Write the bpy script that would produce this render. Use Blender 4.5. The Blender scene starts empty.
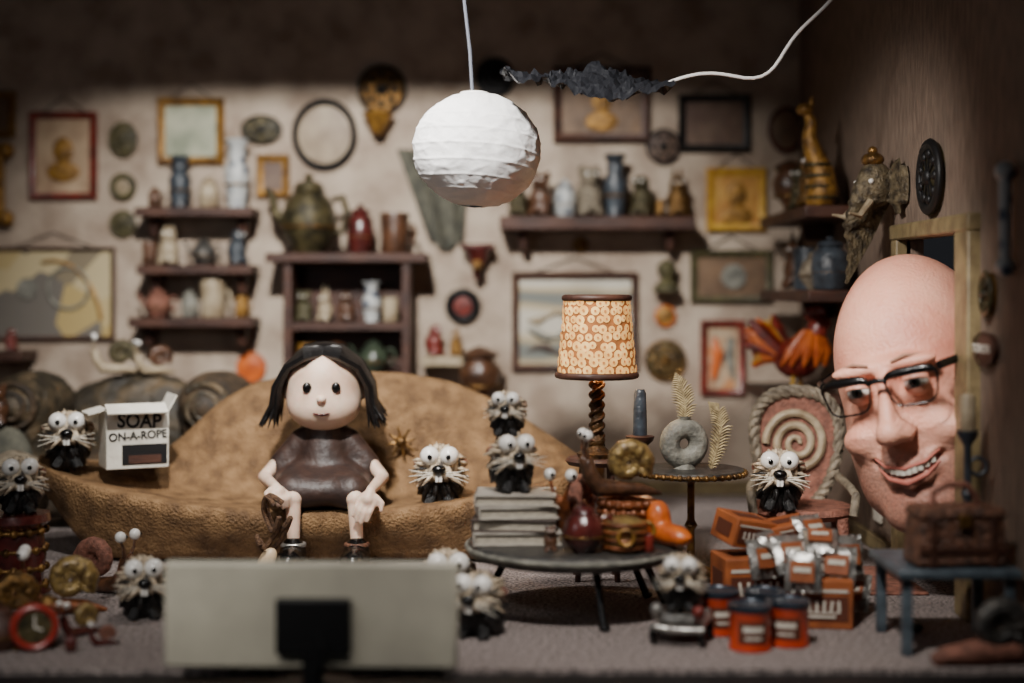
import bpy, math, random
import numpy as np
from mathutils import Vector, Matrix, noise
R=random.Random(7)
F=1422.0; ZC=2.0; HZ=290.0; YB=13.9; XR=2.81
SC=bpy.context.scene
def X(px,Y): return (px-512)*Y/F
def Z(py,Y): return ZC-(py-HZ)*Y/F
def YR(px): return F*XR/(px-512)
def lin(c):
    r=[]
    for v in c:
        v=v/255.0
        r.append(v/12.92 if v<=.04045 else ((v+.055)/1.055)**2.4)
    return (r[0],r[1],r[2],1)
# ---------------------------------------------------------------- materials
def M(name,c,c2=None,sc=6,rough=.6,bump=.2,met=0,bsc=None,es=0,coat=0,sss=0,kind='noise',lo=.35,hi=.65,strx=(1,1,1),spec=.5,c3=None,alpha=1):
    m=bpy.data.materials.new(name); m.use_nodes=True
    nt=m.node_tree; N=nt.nodes; L=nt.links; b=N['Principled BSDF']
    tc=N.new('ShaderNodeTexCoord'); mp=N.new('ShaderNodeMapping'); mp.inputs['Scale'].default_value=strx
    L.new(tc.outputs['Object'],mp.inputs['Vector'])
    b.inputs['Roughness'].default_value=rough; b.inputs['Metallic'].default_value=met
    b.inputs['Specular IOR Level'].default_value=spec
    b.inputs['Coat Weight'].default_value=coat; b.inputs['Coat Roughness'].default_value=.2
    if sss: b.inputs['Subsurface Weight'].default_value=sss; b.inputs['Subsurface Scale'].default_value=.05
    if alpha<1: b.inputs['Alpha'].default_value=alpha
    b.inputs['Base Color'].default_value=lin(c)
    if c2 is not None:
        if kind=='wave':
            t=N.new('ShaderNodeTexWave'); t.inputs['Scale'].default_value=sc; t.inputs['Distortion'].default_value=6; t.bands_direction='Z'; out=t.outputs['Fac']
        elif kind=='vor':
            t=N.new('ShaderNodeTexVoronoi'); t.inputs['Scale'].default_value=sc; out=t.outputs['Distance']
        elif kind=='cell':
            t=N.new('ShaderNodeTexVoronoi'); t.inputs['Scale'].default_value=sc
            sp=N.new('ShaderNodeSeparateColor'); L.new(t.outputs['Color'],sp.inputs[0]); out=sp.outputs[0]
        else:
            t=N.new('ShaderNodeTexNoise'); t.inputs['Scale'].default_value=sc; t.inputs['Detail'].default_value=6; out=t.outputs['Fac']
        L.new(mp.outputs[0],t.inputs['Vector'])
        cr=N.new('ShaderNodeValToRGB'); cr.color_ramp.elements[0].position=lo; cr.color_ramp.elements[1].position=hi
        cr.color_ramp.elements[0].color=lin(c); cr.color_ramp.elements[1].color=lin(c2)
        if c3 is not None:
            e=cr.color_ramp.elements.new((lo+hi)/2); e.color=lin(c3)
        L.new(out,cr.inputs[0]); L.new(cr.outputs[0],b.inputs['Base Color'])
        if es: L.new(cr.outputs[0],b.inputs['Emission Color'])
    elif es: b.inputs['Emission Color'].default_value=lin(c)
    if es: b.inputs['Emission Strength'].default_value=es
    if bump:
        n=N.new('ShaderNodeTexNoise'); n.inputs['Scale'].default_value=bsc or sc*3; n.inputs['Detail'].default_value=5
        L.new(mp.outputs[0],n.inputs['Vector'])
        bp=N.new('ShaderNodeBump'); bp.inputs['Strength'].default_value=bump; bp.inputs['Distance'].default_value=.03
        L.new(n.outputs['Fac'],bp.inputs['Height']); L.new(bp.outputs[0],b.inputs['Normal'])
    return m
def zmix(m,zlo,zhi,col,amt=1.0,nsc=0,axis='Z'):
    nt=m.node_tree; N=nt.nodes; L=nt.links; b=N['Principled BSDF']; src=b.inputs['Base Color'].links[0].from_socket
    tc=N.new('ShaderNodeTexCoord'); sp=N.new('ShaderNodeSeparateXYZ'); L.new(tc.outputs['Object'],sp.inputs[0])
    mr=N.new('ShaderNodeMapRange'); mr.inputs['From Min'].default_value=zlo; mr.inputs['From Max'].default_value=zhi; mr.inputs['To Min'].default_value=0; mr.inputs['To Max'].default_value=amt; L.new(sp.outputs[axis],mr.inputs['Value'])
    f=mr.outputs[0]
    if nsc:
        nz=N.new('ShaderNodeTexNoise'); nz.inputs['Scale'].default_value=nsc; L.new(tc.outputs['Object'],nz.inputs['Vector'])
        mu=N.new('ShaderNodeMath'); mu.operation='MULTIPLY'; L.new(f,mu.inputs[0]); L.new(nz.outputs['Fac'],mu.inputs[1]); f=mu.outputs[0]
    mx=N.new('ShaderNodeMix'); mx.data_type='RGBA'; L.new(f,mx.inputs['Factor']); L.new(src,mx.inputs['A']); mx.inputs['B'].default_value=lin(col); L.new(mx.outputs['Result'],b.inputs['Base Color'])
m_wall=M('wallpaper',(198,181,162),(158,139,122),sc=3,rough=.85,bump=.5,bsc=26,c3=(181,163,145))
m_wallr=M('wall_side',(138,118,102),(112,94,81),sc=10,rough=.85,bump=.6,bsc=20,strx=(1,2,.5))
m_carpet=M('carpet',(90,81,80),(182,168,162),sc=45,rough=.95,bump=1,bsc=60,lo=.38,hi=.62)
m_black=M('black',(16,15,16),rough=.5,bump=.1)
m_gloss=M('black_gloss',(12,11,11),rough=.22,bump=.05)
m_hair=M('hair',(14,12,12),rough=.35,bump=.2,bsc=40)
m_dwood=M('dark_wood',(54,32,25),(82,50,36),sc=10,rough=.55,strx=(.3,1,1),bump=.2)
m_trim=M('trim_ochre',(140,124,88),(108,92,64),sc=8,rough=.5,bump=.2)
m_sofa=M('sofa',(144,112,76),(98,73,48),sc=7,rough=.66,bump=1,bsc=48,c3=(124,94,62),spec=.35)
m_skin=M('clay_skin',(228,200,178),(212,178,154),sc=6,rough=.5,bump=.08,sss=.15)
m_dress=M('dress',(58,40,33),(42,29,25),sc=12,rough=.5,bump=.35,bsc=14)
m_white=M('white',(235,232,225),rough=.25,bump=0,coat=.4)
m_paper=M('paper_white',(240,239,238),(230,229,228),sc=10,rough=.9,bump=.25,bsc=16)
m_card=M('card_white',(222,217,204),(204,197,182),sc=8,rough=.8,bump=.15)
m_iris=M('iris',(70,84,84),rough=.2,bump=0)
m_pupil=M('pupil',(5,5,5),rough=.1,bump=0)
m_cream=M('cream_fur',(224,208,182),(118,104,88),sc=9,rough=.5,bump=.3,c3=(194,176,150))
m_bfur=M('black_fur',(20,19,19),(40,37,36),sc=20,rough=.38,bump=.4)
m_pigb=M('pig_body',(214,196,168),(70,62,56),sc=9,rough=.5,bump=.5,lo=.42,hi=.62,strx=(1.6,1,.5)); zmix(m_pigb,.04,-.10,(20,19,19))
m_brass=M('brass',(150,112,60),(72,52,30),sc=12,rough=.35,met=.7,bump=.4)
m_copper=M('copper',(150,86,46),(82,46,28),sc=10,rough=.35,met=.4,bump=.4,coat=.3)
m_bronze=M('bronze_green',(98,88,58),(44,41,30),sc=10,rough=.38,met=.4,bump=.5)
m_ele=M('elephant_bronze',(124,110,84),(56,48,38),sc=14,rough=.5,met=.25,bump=.7)
m_gold=M('ochre_gold',(176,130,56),(104,72,32),sc=12,rough=.4,met=.3,bump=.4)
m_gshell=M('golden_shell',(176,148,88),(86,64,38),sc=10,rough=.3,met=.3,bump=.4,coat=.4)
m_dbase=M('dark_bronze',(96,68,36),(44,32,22),sc=14,rough=.4,met=.5,bump=.6)
m_dmetal=M('dark_metal',(60,60,60),(98,94,88),sc=14,rough=.38,met=.5,bump=.5)
m_red=M('red_brown',(138,46,34),(90,32,26),sc=10,rough=.4,bump=.3,coat=.3)
m_orange=M('orange',(222,114,40),(180,78,28),sc=8,rough=.4,bump=.25,coat=.3)
m_olive=M('olive',(98,92,60),(58,54,38),sc=10,rough=.5,bump=.4)
m_bluewhite=M('blue_white',(60,76,98),(186,188,186),sc=9,rough=.3,bump=.2,kind='vor',lo=.2,hi=.45)
m_slate=M('slate_blue',(70,78,86),(44,48,54),sc=9,rough=.35,bump=.3)
m_grey=M('grey_stone',(148,146,134),(96,95,88),sc=12,rough=.6,bump=.4)
m_greyb=M('grey_brown',(152,140,120),(94,84,70),sc=12,rough=.6,bump=.5)
m_beige=M('beige_ceramic',(186,170,142),(140,122,96),sc=8,rough=.4,bump=.2)
m_brown=M('brown_ceramic',(100,66,44),(56,38,28),sc=7,rough=.35,bump=.3,coat=.2)
m_grn=M('green_glaze',(70,80,62),(40,48,40),sc=8,rough=.3,bump=.3,coat=.3)
m_yel=M('yellow',(214,172,66),(180,130,46),sc=8,rough=.5,bump=.3)
m_rust=M('rust',(150,98,80),(104,66,53),sc=16,rough=.7,bump=.6)
m_silver=M('silver',(200,198,192),(130,128,124),sc=9,rough=.32,met=.7,bump=.8,bsc=10)
m_carton=M('carton',(176,98,50),(134,72,38),sc=5,rough=.65,bump=.15)
m_cartd=M('carton_label',(92,46,28),rough=.7,bump=0)
m_tv=M('tv_shell',(206,200,180),(190,184,166),sc=4,rough=.5,bump=.1)
m_tan=M('tan_fabric',(84,66,46),(44,36,27),sc=5,rough=.7,bump=.8)
m_dolive=M('patchwork',(36,32,26),(98,82,60),sc=6,rough=.6,bump=.8,c3=(58,50,36))
m_pages=M('pages',(206,198,180),(166,156,140),sc=30,rough=.8,strx=(1,1,8),bump=.3)
m_cover=M('book_cover',(184,178,166),(156,148,138),sc=8,rough=.6)
m_cover2=M('book_cover_dark',(92,78,70),(70,60,56),sc=8,rough=.6)
m_cloth=M('cloth_green',(108,106,92),(78,78,70),sc=10,rough=.9,bump=.4)
m_bluetop=M('blue_board',(94,106,114),(60,70,78),sc=8,rough=.45,bump=.3)
m_leather=M('leather',(126,84,62),(66,44,35),sc=22,rough=.45,bump=1,bsc=40)
m_rope=M('rope',(110,80,54),(70,48,34),sc=30,rough=.8,bump=.6)
m_soap=M('soap',(222,196,160),rough=.4,bump=.1)
m_wire=M('white_wire',(235,232,228),rough=.4,bump=0)
m_cord=M('grey_cord',(110,114,124),rough=.5,bump=0)
m_shade=M('lamp_shade_amber',(168,104,50),(132,80,38),sc=15,rough=.8,bump=.2,es=.35)
m_disc=M('lamp_shade_disc',(250,204,126),(222,164,88),sc=10,rough=.8,bump=.1,es=.7)
m_dcen=M('lamp_shade_dot',(190,126,66),rough=.8,bump=0,es=.4)
m_bulb=M('bulb',(255,210,140),rough=.5,bump=0,es=6)
m_feather=M('feather',(190,172,130),(112,96,66),sc=20,rough=.8,bump=.1)
m_dred=M('dark_red_glaze',(94,38,34),(56,24,22),sc=8,rough=.25,bump=.15,coat=.5)
m_tin=M('tin_red',(204,74,38),(176,56,28),sc=5,rough=.3,bump=.05,coat=.3)
m_tinl=M('tin_lid',(58,68,80),(40,48,58),sc=8,rough=.3,met=.3,bump=.2)
p_abs=M('art_abstract',(196,180,140),(112,106,98),sc=2.2,rough=.6,kind='cell',c3=(182,158,100),bump=.1)
p_green=M('art_green',(200,200,174),(134,142,120),sc=3,rough=.6,bump=.1)
p_beige=M('art_beige',(206,180,148),(162,132,104),sc=3,rough=.6,bump=.1)
p_wave=M('art_waves',(206,200,184),(120,124,118),sc=.7,rough=.5,kind='wave',c3=(190,172,136),lo=.1,hi=.9,bump=.2,strx=(.6,1,1.2))
p_dark=M('art_dark',(84,60,50),(114,92,76),sc=4,rough=.5,bump=.1)
p_or=M('art_orange',(196,126,68),(160,110,76),sc=4,rough=.5,bump=.2,c3=(186,166,138))
p_yel=M('art_yellow',(206,162,84),(178,120,54),sc=4,rough=.5,bump=.2)
p_brown=M('art_brown',(138,110,84),(102,80,62),sc=4,rough=.5,bump=.2)
p_face=M('clock_face',(172,154,128),(138,118,96),sc=6,rough=.5,bump=.05)
# ---------------------------------------------------------------- geometry
def frame_of(d):
    d=d.normalized(); u=Vector((0,0,1)) if abs(d.z)<.9 else Vector((1,0,0))
    a=d.cross(u).normalized(); return a,d.cross(a).normalized()
class G:
    def __init__(s): s.v=[]; s.f=[]
    def add(s,v,f,m=None):
        o=len(s.v)
        for p in v: s.v.append(tuple(m@Vector(p)) if m is not None else tuple(p))
        for q in f: s.f.append(tuple(i+o for i in q))
        return s
    def box(s,c,d,m=None,tap=1.0,rz=0,rx=0,ry=0):
        hx,hy,hz=d[0]/2,d[1]/2,d[2]/2
        v=[(x*hx*(tap if z>0 else 1),y*hy*(tap if z>0 else 1),z*hz) for z in(-1,1) for y in(-1,1) for x in(-1,1)]
        f=[(0,2,3,1),(4,5,7,6),(0,1,5,4),(2,6,7,3),(0,4,6,2),(1,3,7,5)]
        mm=Matrix.Translation(c)@Matrix.Rotation(rz,4,'Z')@Matrix.Rotation(ry,4,'Y')@Matrix.Rotation(rx,4,'X')
        return s.add(v,f,(m@mm) if m is not None else mm)
    def lathe(s,prof,c=(0,0,0),seg=28,m=None,wob=0):
        v=[];f=[];n=len(prof)
        for (r,z) in prof:
            for j in range(seg):
                a=2*math.pi*j/seg; rr=max(r,1e-4)*(1+wob*math.sin(a*8))
                v.append((rr*math.cos(a),rr*math.sin(a),z))
        for i in range(n-1):
            for j in range(seg):
                k=(j+1)%seg; f.append((i*seg+j,i*seg+k,(i+1)*seg+k,(i+1)*seg+j))
        f.append(tuple(range(seg-1,-1,-1))); f.append(tuple((n-1)*seg+j for j in range(seg)))
        mm=Matrix.Translation(c)
        return s.add(v,f,mm@m if m is not None else mm)
    def ell(s,c,r,seg=20,rings=12,m=None):
        if not hasattr(r,'__len__'): r=(r,r,r)
        pr=[(math.sin(math.pi*i/rings),-math.cos(math.pi*i/rings)) for i in range(rings+1)]
        mm=Matrix.Diagonal((r[0],r[1],r[2],1))
        if m is not None: mm=m@mm
        return s.lathe(pr,c,seg,mm)
    def tube(s,pts,r,seg=8,closed=False):
        P=[Vector(p) for p in pts]; n=len(P)
        rs=[r]*n if not hasattr(r,'__len__') else list(r)
        v=[];f=[];a=None
        for i in range(n):
            if closed: d=P[(i+1)%n]-P[i-1]
            else: d=P[min(i+1,n-1)]-P[max(i-1,0)]
            if d.length<1e-9: d=Vector((0,0,1))
            d.normalize()
            if a is None: a,b=frame_of(d)
            else:
                a=(a-d*a.dot(d)); 
                a=a.normalized() if a.length>1e-6 else frame_of(d)[0]
                b=d.cross(a)
            for j in range(seg):
                t=2*math.pi*j/seg; v.append(tuple(P[i]+(a*math.cos(t)+b*math.sin(t))*rs[i]))
        m=n if closed else n-1
        for i in range(m):
            for j in range(seg):
                k=(j+1)%seg; i2=(i+1)%n
                f.append((i*seg+j,i*seg+k,i2*seg+k,i2*seg+j))
        if not closed:
            f.append(tuple(range(seg-1,-1,-1))); f.append(tuple((n-1)*seg+j for j in range(seg)))
        return s.add(v,f)
    def cap(s,a,b,ra,rb,seg=14):
        s.tube([a,b],[ra,rb],seg); s.ell(a,ra,seg,8); s.ell(b,rb,seg,8); return s
    def ring(s,c,Rr,r,seg=32,ax='y',sx=1,sz=1,n=8):
        p=[]
        for i in range(seg):
            t=2*math.pi*i/seg; u,w=Rr*math.cos(t)*sx,Rr*math.sin(t)*sz
            p.append((c[0]+u,c[1],c[2]+w) if ax=='y' else ((c[0]+u,c[1]+w,c[2]) if ax=='z' else (c[0],c[1]+u,c[2]+w)))
        return s.tube(p,r,n,closed=True)
    def rect(s,w,h,prof):
        v=[];f=[];n=len(prof)
        for (i,y) in prof:
            a,b=w/2-i,h/2-i
            v+=[(-a,y,-b),(a,y,-b),(a,y,b),(-a,y,b)]
        for i in range(n):
            i2=(i+1)%n
            for j in range(4):
                k=(j+1)%4; f.append((i*4+j,i*4+k,i2*4+k,i2*4+j))
        return s.add(v,f)
def sm(a,b,k):
    h=np.clip(.5+.5*(b-a)/k,0,1); return b*(1-h)+a*h-k*h*(1-h)
def smx(a,b,k): return -sm(-a,-b,k)
def sE(p,c,r):
    q=(p-np.array(c))/np.array(r); l=np.linalg.norm(q,axis=1); g=np.linalg.norm(q/np.array(r),axis=1)+1e-9
    return l*(l-1)/g
def sC(p,a,b,ra,rb=None):
    rb=ra if rb is None else rb
    a=np.array(a,float);b=np.array(b,float);ab=b-a
    t=np.clip(((p-a)@ab)/(ab@ab),0,1); return np.linalg.norm(p-a-t[:,None]*ab,axis=1)-(ra+(rb-ra)*t)
def sdf(fn,R0=1.0,nu=48,nv=32,it=60,g=None,m=None):
    v=[];f=[]
    th=np.linspace(.001,math.pi-.001,nv); ph=np.linspace(0,2*math.pi,nu,endpoint=False)
    T,Pp=np.meshgrid(th,ph,indexing='ij')
    d=np.stack([np.sin(T)*np.cos(Pp),np.sin(T)*np.sin(Pp),-np.cos(T)],-1).reshape(-1,3)
    t=np.full(len(d),R0)
    for i in range(it): t=np.maximum(t-np.clip(fn(d*t[:,None])*.55,-.08,.2),.01)
    v=(d*t[:,None]).tolist()
    for i in range(nv-1):
        for j in range(nu):
            k=(j+1)%nu; f.append((i*nu+j,i*nu+k,(i+1)*nu+k,(i+1)*nu+j))
    f.append(tuple(range(nu-1,-1,-1))); f.append(tuple((nv-1)*nu+j for j in range(nu)))
    g=g or G(); return g.add(v,f,m)
# ---------------------------------------------------------------- objects
def link(o): SC.collection.objects.link(o); return o
def mesh(name,g,mat,sharp=45,flat=False):
    me=bpy.data.meshes.new(name); me.from_pydata(g.v,[],g.f); me.update()
    if not flat:
        me.polygons.foreach_set('use_smooth',[True]*len(me.polygons))
        try: me.set_sharp_from_angle(angle=math.radians(sharp))
        except Exception: pass
    if mat: me.materials.append(mat)
    return me
def A(par,name,g,mat,label=None,loc=(0,0,0),rot=(0,0,0),bev=0,sub=0,vox=0,smooth=0,sharp=45,flat=False,sc=None,kind=None):
    o=bpy.data.objects.new(name,mesh(name,g,mat,sharp,flat)); link(o)
    if par is not None: o.parent=par
    o.location=loc; o.rotation_euler=rot
    if sc: o.scale=sc
    if vox:
        d=o.modifiers.new('r','REMESH'); d.mode='VOXEL'; d.voxel_size=vox; d.use_smooth_shade=True
    if smooth:
        d=o.modifiers.new('s','SMOOTH'); d.factor=.5; d.iterations=smooth
    if bev:
        d=o.modifiers.new('b','BEVEL'); d.width=bev; d.segments=2; d.limit_method='ANGLE'
    if sub:
        d=o.modifiers.new('u','SUBSURF'); d.levels=sub; d.render_levels=sub
    if label: o['label']=label
    if kind: o['kind']=kind
    return o
def tag(o,label,cat,group=None):
    o['label']=label; o['category']=cat
    if group: o['group']=group
    return o
def T(name,label,cat,loc,rz=0,s=1,group=None,rx=0,ry=0):
    o=bpy.data.objects.new(name,None); link(o); o.empty_display_size=.1
    o.location=loc; o.rotation_euler=(rx,ry,rz); o.scale=(s,s,s) if not hasattr(s,'__len__') else s
    return tag(o,label,cat,group)
def S(name,label,cat,g,mat,loc=(0,0,0),rz=0,s=1,group=None,**k):
    o=A(None,name,g,mat,loc=loc,rot=(0,0,rz),**k); o.scale=(s,s,s) if not hasattr(s,'__len__') else s
    return tag(o,label,cat,group)
def struct(name,g,mat,**k):
    o=A(None,name,g,mat,**k); o['kind']='structure'; return o
def clone(o,loc,rz=0,s=1,label=None,group=None,par=None):
    c=o.copy(); link(c)
    if par is None:
        c.location=loc; c.rotation_euler=(0,0,rz); c.scale=(s,s,s)
        if label: c['label']=label
        if group: c['group']=group
    else: c.parent=par
    for ch in o.children: clone(ch,None,par=c)
    return c
def text(par,s,size,loc,mat,rot=(math.pi/2,0,0),name='lettering',sx=1,bold=.02):
    cu=bpy.data.curves.new(name,'FONT'); cu.body=s; cu.size=size; cu.align_x='CENTER'; cu.align_y='CENTER'; cu.extrude=.002; cu.offset=size*bold
    t=bpy.data.objects.new('tmp',cu); link(t); bpy.context.view_layer.update()
    me=bpy.data.meshes.new_from_object(t.evaluated_get(bpy.context.evaluated_depsgraph_get()))
    bpy.data.objects.remove(t); me.materials.clear(); me.materials.append(mat)
    o=bpy.data.objects.new(name,me); link(o); o.parent=par; o.location=loc; o.rotation_euler=rot; o.scale=(sx,1,1)
    return o
RY=Matrix.Rotation(math.pi/2,4,'X')
# ---------------------------------------------------------------- room
struct('floor',G().box((-1.2,10.75,-.05),(9.2,6.5,.1)),m_carpet)
struct('wall_back',G().box((-1.2,YB+.1,2.6),(9.0,.2,5.3)),m_wall)
gw=G(); D0,D1,DH=8.80,10.12,2.36
gw.box((XR+.06,(6.5+D0)/2,2.6),(.12,D0-6.5,5.3)); gw.box((XR+.06,(D1+YB)/2,2.6),(.12,YB-D1,5.3))
gw.box((XR+.06,(D0+D1)/2,(DH+5.25)/2),(.12,D1-D0,5.25-DH))
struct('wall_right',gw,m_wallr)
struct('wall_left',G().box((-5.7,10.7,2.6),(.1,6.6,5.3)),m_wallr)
struct('shadow_flag',G().box((-1.2,12.1,5.05),(9,3.6,.1)),m_dwood)  # unseen slab added to keep the key light off the upper back wall
struct('baseboard_back',G().box((-1.4,YB-.03,.07),(8.4,.05,.14)),m_trim,bev=.01)
struct('baseboard_right',G().box((XR-.02,12.05,.06),(.04,3.6,.12)),m_trim,bev=.01)
gt=G(); 
gt.box((XR-.02,D0-.14,DH/2),(.12,.26,DH)); gt.box((XR-.02,D1+.07,DH/2),(.12,.14,DH)); gt.box((XR-.02,(D0+D1)/2-.06,DH+.05),(.13,D1-D0+.44,.11))
struct('trim_1',gt,m_trim,bev=.015)
struct('trim_2',G().box((-1.2,7.2,-.09),(9.2,.6,.12)),m_black)
S('door_mat','small brown woven door mat at the doorway','door mat',G().box((0,0,.01),(.46,.9,.02)),m_rust,loc=(2.5,9.75,0.001),bev=.008)
o=T('power_outlet','small cream wall power outlet near the doorway','power outlet',(XR,YR(880),Z(505,YR(880))),rz=-math.pi/2)
A(o,'plate',G().box((0,-.015,0),(.2,.03,.26)),m_card,bev=.01); A(o,'socket',G().box((-.03,-.035,.02),(.02,.02,.05)),m_black); A(o,'socket',G().box((.03,-.035,.02),(.02,.02,.05)),m_black)
# ---------------------------------------------------------------- wall frames
def pos(px,py,wall):
    if wall=='b': return (X(px,YB),YB,Z(py,YB)),0,YB/F,YB/F
    Y=YR(px); return (XR,Y,Z(py,Y)),-math.pi/2,Y*Y/(F*XR),Y/F
def pframe(x0,y0,x1,y1,fm,pm,b,label,wall='b',extra=None):
    loc,rz,kx,kz=pos((x0+x1)/2,(y0+y1)/2,wall); w=(x1-x0)*kx; h=(y1-y0)*kz; b=b*kz
    o=T('picture_frame',label,'picture frame',loc,rz)
    A(o,'frame',G().rect(w,h,[(0,0),(0,-.05),(b*.3,-.08),(b*.7,-.055),(b,-.05),(b,0)]),fm)
    A(o,'picture',G().box((0,-.015,0),(w-b*1.8,.02,h-b*1.8)),pm)
    g=G().tube([(-w*.35,-.01,h/2-.02),(0,-.02,h/2+.14),(w*.35,-.01,h/2-.02)],.006,5)
    if wall=='b' and w>.5: A(o,'hanging_wire',g,m_black)
    if extra: extra(o,w,h)
    return o
def art_big(o,w,h):
    A(o,'painted_ring',G().ring((.15,-.03,.05),.2,.02,ax='y'),m_grey)
    A(o,'painted_disc',G().lathe([(.1,0),(.1,.02)],(-.25,-.03,.05),m=RY),m_grey)
    A(o,'painted_arc',G().tube([(w*.5*math.cos(t)*.8,-.03,-h*.45+h*.8*math.sin(t)) for t in [i*.2+.2 for i in range(9)]],.02,6),m_gold)
def art_disc(o,w,h): A(o,'painted_disc',G().lathe([(.12,0),(.12,.02)],(.02,-.03,0),m=RY),m_grey)
def art_drip(o,w,h):
    A(o,'painted_shape',G().tube([(-.08,-.03,.2),(-.05,-.03,.05),(-.09,-.03,-.2)],[.02,.06,.03]),m_orange); A(o,'painted_shape',G().tube([(.08,-.03,.2),(.06,-.03,0),(.1,-.03,-.2)],[.04,.05,.02]),m_grey)
def art_face(o,w,h): A(o,'painted_figure',G().ell((0,-.03,.05),(.1,.015,.13)).ell((0,-.03,-.16),(.16,.015,.1)),m_gold)
def art_land(o,w,h):
    for k,(zz,c) in enumerate([(-.3,m_cover2),(-.12,m_grey),(.05,m_beige)]):
        A(o,'painted_hill',G().tube([(-w*.38+w*.76*i/10,-.025,h*zz+.05*math.sin(i*1.1+k*2)) for i in range(11)],[.01]+[.035+.015*math.sin(i*2+k) for i in range(9)]+[.01],6),c)
pframe(30,112,98,200,m_red,p_beige,7,'red-brown wooden frame around a pale print',extra=art_face)
pframe(-8,247,116,340,m_dwood,p_abs,4,'wide dark frame with ochre and grey abstract painting',extra=art_big)
pframe(158,98,225,165,m_gold,p_green,8,'gold frame with pale green picture on the wall')
pframe(257,155,290,198,m_gold,p_dark,7,'tiny gold frame with dark picture')
pframe(512,272,638,371,m_dwood,p_wave,7,'dark wooden frame with banded landscape painting',extra=art_land)
pframe(553,68,650,143,m_dwood,p_brown,9,'dark bronze frame with brown picture',extra=art_face)
pframe(678,95,750,152,m_black,p_dark,7,'black frame with dark red picture')
pframe(706,168,766,232,m_yel,p_yel,8,'yellow frame with an ochre portrait',extra=art_face)
pframe(690,250,772,303,m_olive,p_brown,7,'olive green rounded frame holding a grey disc',extra=art_disc)
pframe(700,320,745,396,m_red,p_or,7,'dark red carved frame with orange shapes',extra=art_drip)
pframe(-20,92,16,138,m_gold,p_brown,6,'small gold frame with brown picture')
def rnd(px,py,r,rim,face,label,name='wall_plate',cat='plate',wall='b',sx=1,sz=1,hands=False,rr=.18,knobs=0):
    loc,rz,kx,kz=pos(px,py,wall); q=r*kz
    o=T(name,label,cat,loc,rz,s=(sx*(kx/kz if wall=='b' else 1),1,sz))
    A(o,'rim',G().ring((0,-.04,0),q*(1-rr/2),q*rr/2,ax='y'),rim)
    A(o,'face',G().lathe([(q*.9,0),(q*.88,.03),(q*.3,.045),(0.01,.045)],(0,0,0),m=RY),face)
    if knobs:
        g=G(); g.ring((0,-.045,0),q*.6,q*.03,ax='y')
        for i in range(knobs):
            t=2*math.pi*i/knobs; g.tube([(0,-.05,0),(q*.6*math.cos(t),-.05,q*.6*math.sin(t))],q*.05,6); g.ell((q*.6*math.cos(t),-.05,q*.6*math.sin(t)),q*.13,10,6)
        g.ell((0,-.05,0),q*.22,12,8); A(o,'carved_relief',g,rim)
    return o
rnd(325,135,33,m_black,p_face,'round wall dial with black rim',sz=1.1,rr=.2)
rnd(382,90,25,m_black,m_brass,'dark round dial with brass centre',knobs=8)
S('wall_ornament','orange-gold fan-shaped bracket ornament','ornament',G().lathe([(.05,0),(.1,.1),(.16,.2),(.05,.24)],seg=16),m_gold,loc=(X(378,YB-.17),YB-.17,Z(136,YB)))
rnd(262,130,15,m_black,m_bronze,'black oval wall plaque','wall_plaque','plaque',sx=1.4,knobs=6)
rnd(124,187,14,m_olive,m_beige,'olive green ring wall ornament','wall_ornament','ornament',rr=.5)
rnd(124,224,14,m_olive,m_bronze,'round olive green plate','wall_plate','plate',knobs=7)
rnd(124,140,15,m_olive,m_bronze,'leafy olive green plaque','wall_plaque','plaque',knobs=5,sz=1.2)
rnd(463,306,18,m_black,m_red,'round red plate with black rim','wall_plate','plate',rr=.5)
rnd(665,360,21,m_brass,m_bronze,'round brass sunburst plate','wall_plate','plate',knobs=10)
rnd(665,316,11,m_orange,m_gold,'small orange button plaque','wall_plaque','plaque')
rnd(663,147,18,m_black,p_dark,'round dark wall plate','wall_plate','plate',knobs=6)
rnd(785,130,18,m_dred,p_brown,'oval dark red wall plaque','wall_plaque','plaque',sz=1.3)
rnd(252,367,15,m_orange,m_orange,'plain orange round wall plate','wall_plate','plate')
rnd(495,78,20,m_black,m_black,'black round wall plate','wall_plate','plate',knobs=8)
rnd(580,245,8,m_brass,m_gold,'tiny brass button ornament','wall_ornament','ornament')
rnd(935,177,25,m_black,m_bronze,'round black carved wall medallion','medallion','medallion',wall='r',knobs=9,sx=1.6,sz=1.55,rr=.3)
rnd(992,294,16,m_bronze,m_brass,'round green bronze wall medallion','medallion','medallion',wall='r',knobs=8,sx=1.2,sz=1.5,rr=.3)
o=rnd(990,349,16,m_dwood,m_dwood,'dark oval sign reading TOILETS','toilet_sign','sign',wall='r',sx=2.1,sz=1.1,rr=.12)
text(o,'TOILETS',.062,(0,-.055,0),m_card,sx=.62,bold=.03)
S('wall_ornament','orange bone-shaped wall ornament','ornament',G().tube([(0,0,.3),(0,0,-.3)],.05).ell((-.06,0,.33),.08).ell((.06,0,.33),.08).ell((-.06,0,-.33),.08).ell((.06,0,-.33),.08),m_gold,loc=(X(3,YB),YB-.09,Z(185,YB)))
o=T('wall_bust','olive green small bust wall ornament','ornament',(X(665,YB),YB-.15,Z(294,YB)))
A(o,'bust',G().lathe([(.1,0),(.14,.03),(.1,.1),(.05,.14),(.09,.2),(.09,.28),(.03,.33)],seg=18),m_olive)
o=T('wall_sconce','dark red triangular wall sconce bracket','wall bracket',(X(478,YB),YB-.15,Z(280,YB)))
A(o,'shelf_top',G().box((0,0,.32),(.32,.24,.05)),m_dred,bev=.01); A(o,'bracket',G().lathe([(.02,0),(.05,.05),(.04,.1),(.14,.3)],seg=16),m_dred)
A(o,'knob',G().ell((0,-.13,.14),.05),m_gold)
g=G(); n=14; vs=[];fs=[]
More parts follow.
